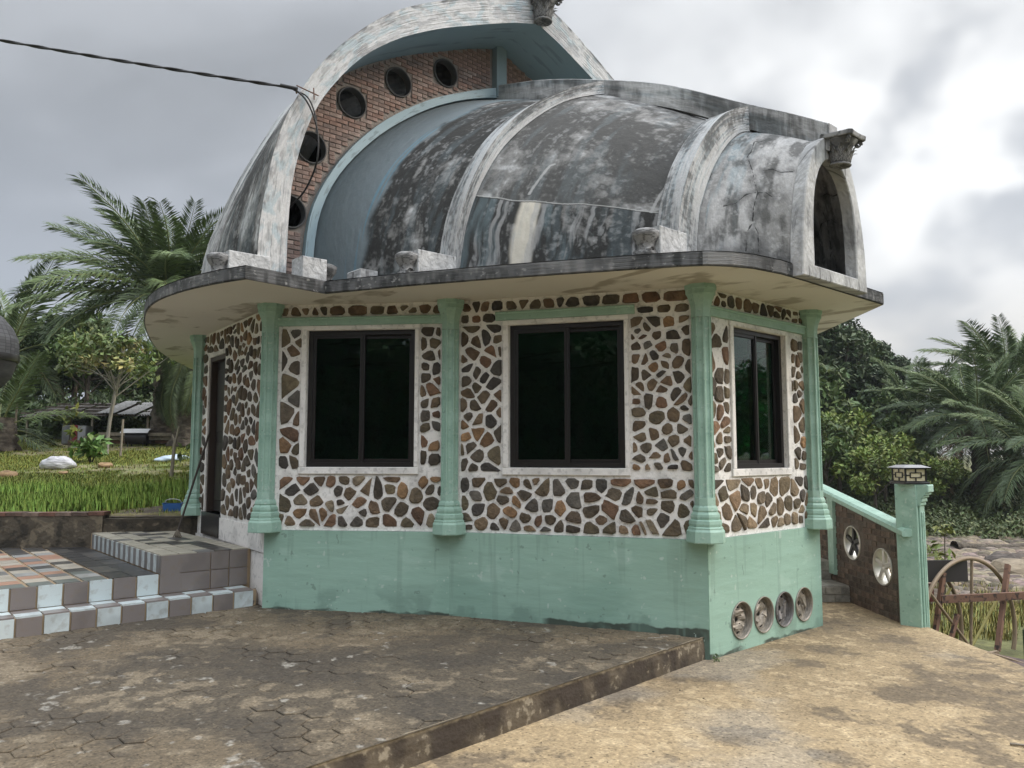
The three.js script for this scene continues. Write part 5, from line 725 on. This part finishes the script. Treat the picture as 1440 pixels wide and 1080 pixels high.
scatter('undergrowth', 'dark tangled undergrowth below the palms on the bank', 'undergrowth', leafCloud([[0, 0.25, 0, 0.5], [0.4, 0.15, 0.2, 0.4], [-0.35, 0.2, -0.2, 0.42]], 420, 0.065, [0.09, 0.12, 0.04], 27), leafMat, 520, () => { const d = rr(24.5, 40), X = d * rr(0.38, 0.75); if (noise(X * 0.5, d * 0.5, 13) < 0.32) return null; return [X, groundH(X, d) - 0.1, -d, rr(0.6, 1.6)]; }, 28);
scatter('added_hedge', 'dark hedge of shrubs, unseen, there to darken the window reflections', 'added_hedge', leafCloud([[0, 0.9, 0, 1.1], [0.9, 0.7, 0.2, 0.9], [-0.8, 0.8, -0.2, 0.95]], 150, 0.2, [0.045, 0.07, 0.025], 26), leafMat, 240, () => { const X = rr(-28, 24), d = rr(-18, -10); return [X, 0.1, -d, rr(0.9, 1.5), rr(1.5, 2.3)]; }, 31);  // out of view; added so that the window panes mirror dark foliage
scatter('undergrowth', 'dark undergrowth under the thicket behind the lawn', 'undergrowth', leafCloud([[0, 0.3, 0, 0.55], [0.4, 0.2, 0.2, 0.45], [-0.35, 0.25, -0.2, 0.45]], 360, 0.07, [0.07, 0.11, 0.035], 29), leafMat, 620, () => { const d = rr(25, 38), X = -d * rr(0.34, 0.76); return [X, groundH(X, d) - 0.1, -d, rr(0.9, 1.9), rr(1, 2.4)]; }, 30);
// stones of the dry bank
function rockGeo(z, det = 1) { const g = new THREE.IcosahedronGeometry(1, det), p = g.attributes.position; for (let i = 0; i < p.count; i++) { const x = p.getX(i), y = p.getY(i), w = p.getZ(i), k = 0.7 + 0.6 * noise(x * 1.6 + z, y * 1.6 + w * 1.3, z); p.setXYZ(i, x * k * 1.2, y * k * 0.65, w * k); } g.computeVertexNormals(); return g; }
const rockM = std({ color: lin(1, 1, 1), map: grainTex, bumpMap: roughTex, bumpScale: 0.02 });
scatter('bank_stones', 'loose brown stones covering the dry river bank', 'stones', rockGeo(3), rockM, 4200, () => { const d = rr(14, 26.5), X = d * rr(0.5, 0.74); if (d < 16 && rnd() < 0.6) return null; const s = Math.pow(rnd(), 2.2) * 0.2 + 0.05, v = rr(0.1, 0.36); return [X, groundH(X, d) + 0.02, -d, s, s, [v, v * rr(0.74, 0.88), v * rr(0.5, 0.7)]]; }, 40);
[[11.4, 17.6, 0.42, 'large pale boulder on the stony bank'], [11.0, 16.2, 0.3, 'rounded orange boulder lying on the stony bank'], [12.2, 19.4, 0.34, 'dark angular boulder near the fallen log'], [9.4, 16.4, 0.26, 'flat pale boulder behind the rusty wheel frame']].forEach(([X, d, s, label], i) => { const r = tag(part('boulder', rockGeo(i * 5 + 7, 2), std({ color: lin(...[[0.34, 0.28, 0.2], [0.3, 0.21, 0.13], [0.12, 0.1, 0.085], [0.33, 0.29, 0.23]][i]), map: grainTex, bumpMap: roughTex, bumpScale: 0.03 })), label, 'boulder', 'boulders on the bank'); r.position.set(X, groundH(X, d) + s * 0.25, -d); r.scale.setScalar(s); r.rotation.y = i * 1.3; });
{ const l = tag(part('fallen_log', trunkGeo(2.4, 0.13, 0.1, 0.1), barkM), 'short fallen grey log lying on the stony bank', 'log'); l.position.set(12.2, groundH(12.2, 21.5) + 0.12, -21.5); l.rotation.set(0, 0.1, -Math.PI / 2); }
{ const g = new THREE.PlaneGeometry(60, 22).rotateX(-Math.PI / 2); const w = struct('river', g, new THREE.MeshPhysicalMaterial({ color: lin(0.3, 0.28, 0.22), roughness: 0.18 })); w.position.set(58, -0.28, -56); }
// far blue ridge on the left
{
  const g = grid(60, 14, (s, t) => { const az = lerp(-1.25, -0.12, s), d = lerp(900, 1300, t), prof = 320 * ss(-0.36, -0.62, az) * (0.86 + 0.3 * fbm(az * 9, 3, 4, 600)) + 24 * fbm(az * 30, 1, 3, 601); return [Math.sin(az) * d * 1.2, -14 + prof * Math.sin(Math.PI * Math.min(1, t * 0.62)), -Math.cos(az) * d, az * 40, t * 30]; });
  const p = g.attributes.position; for (let i = 0; i < p.count; i++) p.setY(i, p.getY(i) + 16 * (noise(p.getX(i) * 0.03, p.getZ(i) * 0.03) - 0.5)); g.computeVertexNormals();
  struct('hills', g, std({ color: lin(0.035, 0.055, 0.03), map: rep(grainTex, 1), roughness: 0.95 }));
}

// ---------- small things on the left ----------
const rusty = std({ map: paint(512, 512, (x, y) => { const a = pfbm(x, y, 6, 5, 700), b = pfbm(x, y, 20, 4, 701); return mix3(mix3([0.15, 0.085, 0.06], [0.23, 0.13, 0.09], a), [0.05, 0.035, 0.03], ss(0.5, 0.7, b)); }), roughness: 0.8, metalness: 0.2 });
const greyWood = std({ color: lin(0.3, 0.26, 0.2), map: rep(grainTex, 2), bumpMap: roughTex, bumpScale: 0.01 });
{
  const X = -13.6, d = 24, y = G(X, d), sh = thing('corrugated_shed', 'low open shed with rusty corrugated roof sheets on thin posts', 'shed', P3(X, y, d)), tin = std({ color: lin(0.42, 0.42, 0.41), metalness: 0.35, roughness: 0.5, map: rep(grainTex, 1.5) }), tin2 = std({ color: lin(0.13, 0.115, 0.1), metalness: 0.2, roughness: 0.7, map: rep(grainTex, 1.5) });
  const corr = (x0, x1, z0, z1, h0, h1, dx) => grid(((x1 - x0) * 26) | 0, 4, (s, t) => [lerp(x0, x1, s) + dx * t, lerp(h0, h1, t) + 0.018 * Math.sin(s * (x1 - x0) * 70), lerp(z0, z1, t), s * (x1 - x0), t * 3]);
  for (let k = 0; k < 4; k++) part('roof_sheet', corr(-1.25 + k * 0.66, -0.61 + k * 0.66, 0.9, -1.6, 0.72 + 0.02 * (k % 2), 1.28 + 0.02 * (k % 2), 0), k % 2 ? tin2 : tin2, sh);
  for (let k = 0; k < 3; k++) part('roof_sheet', corr(1.05 + k * 0.6, 1.62 + k * 0.6, 0.8, -1.6, 0.84 - 0.04 * k, 1.36 - 0.05 * k, -0.35), tin, sh);
  for (const z of [0.7, 0.1, -0.5, -1.1]) part('batten', beam([-1.3, 0.79 + (0.9 - z) * 0.22, z], [2.7, 0.72 + (0.9 - z) * 0.22, z], 0.05, 0.05), barkM, sh);
  for (const [x, z] of [[-1.1, 0.7], [0.9, 0.75], [2.5, 0.6], [-1.1, -1.3], [2.3, -1.3]]) part('post', bar([x, -0.3, z], [x, 0.75 + (0.7 - z) * 0.22, z], 0.035), greyWood, sh);
}
{
  const X = -12.95, d = 22.9, c = thing('metal_cabinet', 'grey metal cabinet with a red stripe standing under the shed', 'cabinet', P3(X, G(X, d), d), 0.12), gm = std({ color: lin(0.22, 0.23, 0.235), roughness: 0.5, map: rep(grainTex, 1) });
  part('body', bevelBox(-0.34, 0, -0.25, 0.34, 0.55, 0.2, 0.01), gm, c); part('door_panel', bevelBox(-0.32, 0.03, 0.2, -0.06, 0.52, 0.215, 0.004), gm, c); part('red_panel', bevelBox(-0.05, 0.02, 0.2, 0.1, 0.56, 0.218, 0.004), std({ color: lin(0.2, 0.02, 0.025), roughness: 0.6 }), c); part('door_panel', bevelBox(0.11, 0.03, 0.2, 0.32, 0.52, 0.215, 0.004), std({ color: lin(0.34, 0.35, 0.36), roughness: 0.45 }), c); part('leg', box(-0.3, -0.1, -0.2, -0.26, 0, 0.16), gm, c); part('leg', box(0.26, -0.1, -0.2, 0.3, 0, 0.16), gm, c);
  const g = thing('drum_barbecue', 'black drum barbecue with white lid under the shed roof', 'barbecue', P3(-10.85, G(-10.85, 22.3), 22.3), 0.1), bk = std({ color: lin(0.02, 0.02, 0.022), roughness: 0.5 });
  part('drum', new THREE.CylinderGeometry(0.19, 0.19, 0.58, 20).rotateZ(Math.PI / 2).translate(0, 0.25, 0), bk, g); part('lid', grid(8, 2, (s, t) => [lerp(-0.4, 0.36, t), 0.5 + 0.06 * Math.sin(s * Math.PI) - 0.12 * s, lerp(-0.25, 0.25, s)]), std({ color: lin(0.75, 0.76, 0.76), roughness: 0.35 }), g);
  for (const [x, z] of [[-0.22, -0.15], [0.22, -0.15], [-0.22, 0.15], [0.22, 0.15]]) part('leg', bar([x, -0.05, z], [x * 0.9, 0.2, z * 0.8], 0.015), bk, g);
}
function sackGeo(w, h, l, z) { const g = new THREE.SphereGeometry(1, 32, 20), p = g.attributes.position; for (let i = 0; i < p.count; i++) { let x = p.getX(i), y = p.getY(i), q = p.getZ(i); const f = 0.12 * (fbm(x * 3 + z, q * 3 + y * 2, 4, z) - 0.5) + 0.04 * Math.sin(x * 9 + y * 5); const e = 1 - 0.25 * Math.pow(Math.abs(x), 3); p.setXYZ(i, x * l * (1 + f), Math.max(y, -0.45) * h * e * (1 + f) + h * 0.42, q * w * e * (1 + f)); } g.computeVertexNormals(); return g; }
{ const s = tag(part('sack', sackGeo(0.24, 0.19, 0.36, 3), std({ color: lin(0.66, 0.66, 0.68), map: rep(grainTex, 3), bumpMap: rep(roughTex, 2), bumpScale: 0.03, roughness: 0.6 })), 'stuffed white sack lying on the lawn', 'sack'); s.position.set(-9.65, G(-9.65, 16.4), -16.4); s.rotation.y = 0.2;
  const b = tag(part('plastic_sheet', sackGeo(0.25, 0.1, 0.4, 8), std({ color: lin(0.5, 0.6, 0.7), roughness: 0.4 })), 'crumpled pale blue plastic sheet on the grass by the forked stake', 'plastic sheet'); b.position.set(-8.0, G(-8, 18.1), -18.1); b.rotation.set(0, 0.2, 0.12);
  const w = tag(part('board_scrap', bevelBox(-0.32, 0, -0.08, 0.32, 0.03, 0.08), std({ color: lin(0.6, 0.6, 0.58) })), 'flat white scrap of board lying in front of the cabinet', 'board'); w.position.set(-12.0, G(-12, 21.6) + 0.01, -21.6);
  for (const [X, d, sz, l] of [[-9.75, 14.9, 0.16, 'orange clay lump on the lawn nearest the kiosk'], [-8.95, 15.4, 0.09, 'small pale rock lying beside the clay lump'], [-8.75, 16.6, 0.13, 'yellowish clay rubble between the sack and the stake']]) { const r = tag(part('clay_lump', rockGeo(sz * 100 | 0, 2), std({ color: lin(0.42, 0.27, 0.14), map: grainTex })), l, 'rock', 'clay lumps on the lawn'); r.position.set(X, G(X, d) + sz * 0.2, -d); r.scale.setScalar(sz); } }
{ const st = thing('forked_stake', 'grey forked wooden stake with a leafy shoot in the lawn', 'stake', P3(-6.58, G(-6.58, 14.9), 14.9)); part('pole', merge([bar([0, -0.2, 0], [0.06, 0.75, 0], 0.04, 0.03), bar([0.05, 0.6, 0], [0.13, 0.98, 0], 0.028, 0.02), bar([0.06, 0.68, 0], [0.0, 0.82, 0], 0.02, 0.015)]), greyWood, st); part('leaves', leafCloud([[0.3, 0.42, 0, 0.22], [0.35, 0.65, 0, 0.2]], 300, 0.075, [0.1, 0.15, 0.04], 51), leafMat, st);
  const s2 = tag(part('stake', bar([0, -0.2, 0], [0.03, 0.92, 0], 0.03, 0.028), greyWood), 'straight grey stake upright in the lawn before the shed', 'stake'); s2.position.set(-9.65, G(-9.65, 19), -19);
  const s3 = tag(part('stake', bar([0, -0.2, 0], [0.02, 1.3, 0], 0.03, 0.028), greyWood), 'grey stake at the lawn edge beside the dead frond', 'stake'); s3.position.set(-13.9, G(-13.9, 21.5), -21.5);
  const lg = thing('timber_pile', 'long weathered timbers lying along the back of the lawn', 'timber', P3(-8.6, G(-8.6, 22.6), 22.6)); for (let k = 0; k < 3; k++) part('timber', beam([-4.4 + k * 0.5, 0.1 + k * 0.11, 0.1 * k], [1.6 + k * 0.3, 0.06 + k * 0.11, 0.1 * k + 0.1], 0.12, 0.1), k ? greyWood : rusty, lg); }
// mop and blue bucket by the doorway
{ const b = thing('bucket', 'small blue plastic box bucket behind the low wall by the doorway', 'bucket', [-4.78, 1.06, -10.95], 0.2), bl = std({ color: lin(0.025, 0.11, 0.33), roughness: 0.4 }); const sh = rectPath(new THREE.Shape(), -0.16, -0.12, 0.16, 0.12); sh.holes.push(rectPath(new THREE.Path(), -0.14, -0.1, 0.14, 0.1)); part('body', merge([new THREE.ExtrudeGeometry(sh, { depth: 0.2, bevelEnabled: false }).rotateX(-Math.PI / 2), box(-0.15, 0.001, -0.11, 0.15, 0.02, 0.11), box(-0.17, 0.19, -0.13, -0.139, 0.215, 0.13), box(0.139, 0.19, -0.13, 0.17, 0.215, 0.13)]), bl, b); part('handle', tube([[-0.15, 0.2, 0], [-0.12, 0.26, 0.05], [0, 0.29, 0.08], [0.12, 0.26, 0.05], [0.15, 0.2, 0]], 0.007), std({ color: lin(0.6, 0.6, 0.6) }), b);
  const m = thing('mop', 'long dark broom pole leaning beside the doorway with a frayed head', 'broom', [-4.16, 0.87, -9.72]); part('handle', bar([-0.02, 0.06, 0], [0.22, 1.35, -0.33], 0.014), std({ color: lin(0.06, 0.05, 0.042) }), m); part('head', merge(Array.from({ length: 14 }, (_, i) => bar([-0.02, 0.1, 0], [-0.07 + 0.008 * i, 0.0, 0.03 * Math.sin(i * 2)], 0.008, 0.006, 5))), greyWood, m);
  const p2 = thing('short_stick', 'short pale stick propped against the blue bucket', 'stick', [-4.6, 1.06, -10.75]); part('stick', bar([0, 0, 0], [0.05, 0.3, -0.1], 0.012), greyWood, p2); }
// dark tiled kiosk dome, cut by the edge of the picture
{ const X = -10.05, d = 14, y = G(X, d), k = thing('tiled_dome_kiosk', 'dark bulb-shaped tiled dome on a post beside the lawn', 'dome', P3(X, y, d)); const tt = paint(512, 512, (x, y2) => { const a = Math.abs(((x * 40) % 1) - 0.5), b = Math.abs(((y2 * 16) % 1) - 0.5), j = a > 0.46 || b > 0.44; const n = 0.7 + 0.6 * hash(x * 40 | 0, y2 * 16 | 0, 3); return j ? [0.012, 0.012, 0.013] : [0.055 * n, 0.056 * n, 0.06 * n]; });
  const c = 2.35, pt = (a, b) => new THREE.Vector2(a, b + c); part('dome', new THREE.LatheGeometry([pt(0.84, 0), pt(0.84, 0.16), pt(0.82, 0.3), pt(0.72, 0.52), pt(0.55, 0.72), pt(0.3, 0.88), pt(0, 0.95)], 48), std({ map: tt, roughness: 0.7 }), k); part('band', new THREE.LatheGeometry([pt(0.83, -0.13), pt(0.855, -0.12), pt(0.86, 0), pt(0.84, 0.01)], 48), std({ color: lin(0.018, 0.016, 0.015), roughness: 0.3 }), k); part('bowl', new THREE.LatheGeometry([pt(0, -0.72), pt(0.45, -0.68), pt(0.6, -0.6), pt(0.74, -0.4), pt(0.82, -0.13)], 48), std({ color: lin(0.06, 0.06, 0.06), map: rep(grainTex, 2), roughness: 0.9 }), k); part('post', new THREE.CylinderGeometry(0.12, 0.16, 1.9, 16).translate(0, 0.75, 0), std({ color: lin(0.06, 0.06, 0.06) }), k); }
// overhead cable, with its drop into the round opening
{ const hook = toW(-3.37, 5.86, 3.66), c = thing('power_cable', 'twisted black overhead cable hooked to the hooded arch', 'cable', hook); const P = []; for (let i = 0; i <= 60; i++) { const t = i / 60, sag = -0.55 * 4 * t * (1 - t) * 0.22; P.push([-11.5 * t, 2.55 * t + sag, -0.6 * t]); }
  const blk = std({ color: lin(0.012, 0.012, 0.012), roughness: 0.5 }); for (const ph of [0, Math.PI]) part('strand', tube(P.map(([x, y, z], i) => [x, y + 0.009 * Math.cos(i * 1.9 + ph), z + 0.009 * Math.sin(i * 1.9 + ph)]), 0.011, 240, 6), blk, c);
  const rel = (u, y, w) => { const q = toW(u, y, w); return [q[0] - hook[0], q[1] - hook[1], q[2] - hook[2]]; };
  part('drop', tube([[0, 0, 0], rel(-3.3, 5.74, 3.55), rel(-3.28, 5.45, 3.42), rel(-3.3, 5.1, 3.4), rel(-3.55, 4.85, 3.4), rel(-4.0, 4.78, 3.36), rel(-4.27, 4.8, 3.3)], 0.011, 60, 6), blk, c); part('drop', tube([[0, -0.02, 0], rel(-3.34, 5.8, 3.52), rel(-3.3, 5.62, 3.44), rel(-3.28, 5.4, 3.42)], 0.009, 40, 6), blk, c);
  part('clamp', bar([-0.14, 0.03, 0], [0.04, -0.01, 0], 0.022), blk, c); part('hook', merge([bar(rel(-3.42, 5.84, 3.6), [0.02, 0, 0], 0.01), bar([0.03, 0.03, 0], rel(-3.3, 5.83, 3.4), 0.007), bar(rel(-3.3, 5.9, 3.46), rel(-3.3, 5.77, 3.45), 0.007)]), rusty, c); }

// ---------- rusty wheel frame on the low bank ----------
{
  const f = thing('rusty_wheel_frame', 'rusty metal wheel frame with curved tube hoops, spokes and paddle boards', 'metal frame', P3(5.5, -0.82, 10.35)), tubeM = std({ color: lin(0.33, 0.25, 0.17), roughness: 0.6, metalness: 0.1, map: rep(grainTex, 3) }), yel = std({ color: lin(0.3, 0.27, 0.08), roughness: 0.6 }), grn = std({ color: lin(0.04, 0.07, 0.045), roughness: 0.6 });
  const C = (k) => [[-0.2 + 0.74 * k, 0.36, -0.08 * k]][0], R = 0.9, hx = 0.9, hz = 0.43;
  for (const k of [0, 1]) { const c = C(k), P = []; for (let i = 0; i <= 40; i++) { const a = lerp(-0.35, Math.PI + 0.35, i / 40); P.push([c[0] + Math.cos(a) * R * hx, c[1] + Math.sin(a) * R, c[2] - Math.cos(a) * R * hz]); } part('hoop', tube(P, 0.027, 80, 8), tubeM, f); for (const a of [0.6, 1.45, 2.5, 3.2]) part('spoke', bar([c[0], c[1] - 0.2, c[2]], [c[0] + Math.cos(a) * R * hx, c[1] + Math.sin(a) * R, c[2] - Math.cos(a) * R * hz], 0.018), a === 0.6 ? yel : tubeM, f); }
  part('paddle_board', (() => { const a = C(0), b = C(1); return merge([beam([a[0] + 0.02, a[1] + R - 0.15, a[2]], [b[0], b[1] + R - 0.15, b[2]], 0.03, 0.27)]); })(), std({ color: lin(0.03, 0.026, 0.026), roughness: 0.6 }), f);
  part('paddle_board', beam([-0.75, 0.83, -0.25], [0.22, 0.8, -0.3], 0.03, 0.23), std({ color: lin(0.16, 0.04, 0.035), roughness: 0.7 }), f); part('paddle_board', beam([-0.72, 0.93, -0.23], [-0.4, 0.92, -0.25], 0.03, 0.12), std({ color: lin(0.35, 0.33, 0.29) }), f);
  part('cross_bar', beam([0.12, 0.78, 0.05], [1.5, 0.8, -0.15], 0.05, 0.09), rusty, f); part('brace', beam([-0.1, -0.05, 0.15], [0.2, 1.1, 0.0], 0.045, 0.06), rusty, f); part('brace', beam([0.0, -0.1, 0.2], [0.32, 0.6, 0.05], 0.04, 0.05), rusty, f); part('brace', beam([0.82, 0.15, 0.0], [1.2, 1.15, -0.3], 0.05, 0.07), rusty, f);
  part('long_bar', beam([-0.25, 0.42, 0.3], [1.3, -0.02, 0.75], 0.05, 0.05), tubeM, f); part('long_bar', beam([-0.05, 0.08, 0.35], [0.7, 0.18, 0.2], 0.05, 0.04), tubeM, f);
  const tr = new THREE.Shape(); tr.moveTo(0.45, 0.18); tr.lineTo(1.7, 0.0); tr.lineTo(1.7, -0.25); tr.lineTo(0.72, -0.22); tr.closePath(); part('trough', new THREE.ExtrudeGeometry(tr, { depth: 0.5, bevelEnabled: false }).rotateY(-0.35).translate(-0.05, 0.05, 0.1), std({ color: lin(0.13, 0.085, 0.075), roughness: 0.6, map: rep(grainTex, 2) }), f);
  part('green_frame', merge([beam([1.12, -0.1, 0.1], [1.12, 0.42, 0.1], 0.05, 0.05), beam([1.1, 0.42, 0.1], [1.6, 0.34, 0.3], 0.05, 0.05)]), grn, f); part('leg', bar([-0.5, -0.05, -0.2], [-0.62, 0.5, -0.2], 0.02), tubeM, f); part('leg', bar([0.9, -0.05, 0.4], [0.78, 0.1, 0.3], 0.02), yel, f);
}
// litter: a twig on the yard, crumbs, a weed at the house corner, the broken end of the lower step
scene.getObjectByName('rusty_wheel_frame').scale.setScalar(1.06); scene.getObjectByName('bucket').scale.setScalar(0.75);
{ const t = tag(part('twig', tube([[0, 0.012, 0], [0.15, 0.015, 0.06], [0.3, 0.012, 0.06], [0.5, 0.014, -0.02]], 0.009, 16, 5), greyWood), 'dry twig lying on the sandy concrete yard', 'twig'); t.position.set(3.28, 0, -5.25);
  reseed(71); const cr = rockGeo(9, 0); scatter('yard_grit', 'small crumbs of grit scattered on the yard and patio', 'grit', cr, std({ color: lin(0.1, 0.08, 0.055) }), 420, () => { const d = 3.4 + 6 * Math.pow(rnd(), 1.5), X = d * rr(-0.7, 0.68); if (X > 4.3) return null; const e = (X - 1.885) * -0.714 + (-d + 7.45) * -0.7; if (Math.abs(e) < 0.05 || (d > 6.6 && X > -3.2)) return null; const y = e > 0 ? patioH(X, -d) : 0; return [X, y + 0.002, -d, 0.002 + 0.007 * Math.pow(rnd(), 3)]; }, 72);
  const w = thing('weed', 'tiny green weed at the foot of the house corner', 'weed', toW(-0.03, 0, 0.92)); part('leaves', leafCloud([[0, 0.03, 0, 0.05]], 9000, 0.016, [0.09, 0.16, 0.04], 73), leafMat, w);
  const k = toW(-4.08, 0.24, 3.64), b = tag(part('broken_cement', rockGeo(15, 2), std({ color: lin(0.3, 0.25, 0.2), map: grainTex, bumpMap: roughTex, bumpScale: 0.03 })), 'broken lump of cement at the end of the lower step', 'cement lump'); b.position.set(k[0], 0.32, k[2]); b.scale.set(0.06, 0.16, 0.13); }
renderer.render(scene, camera);
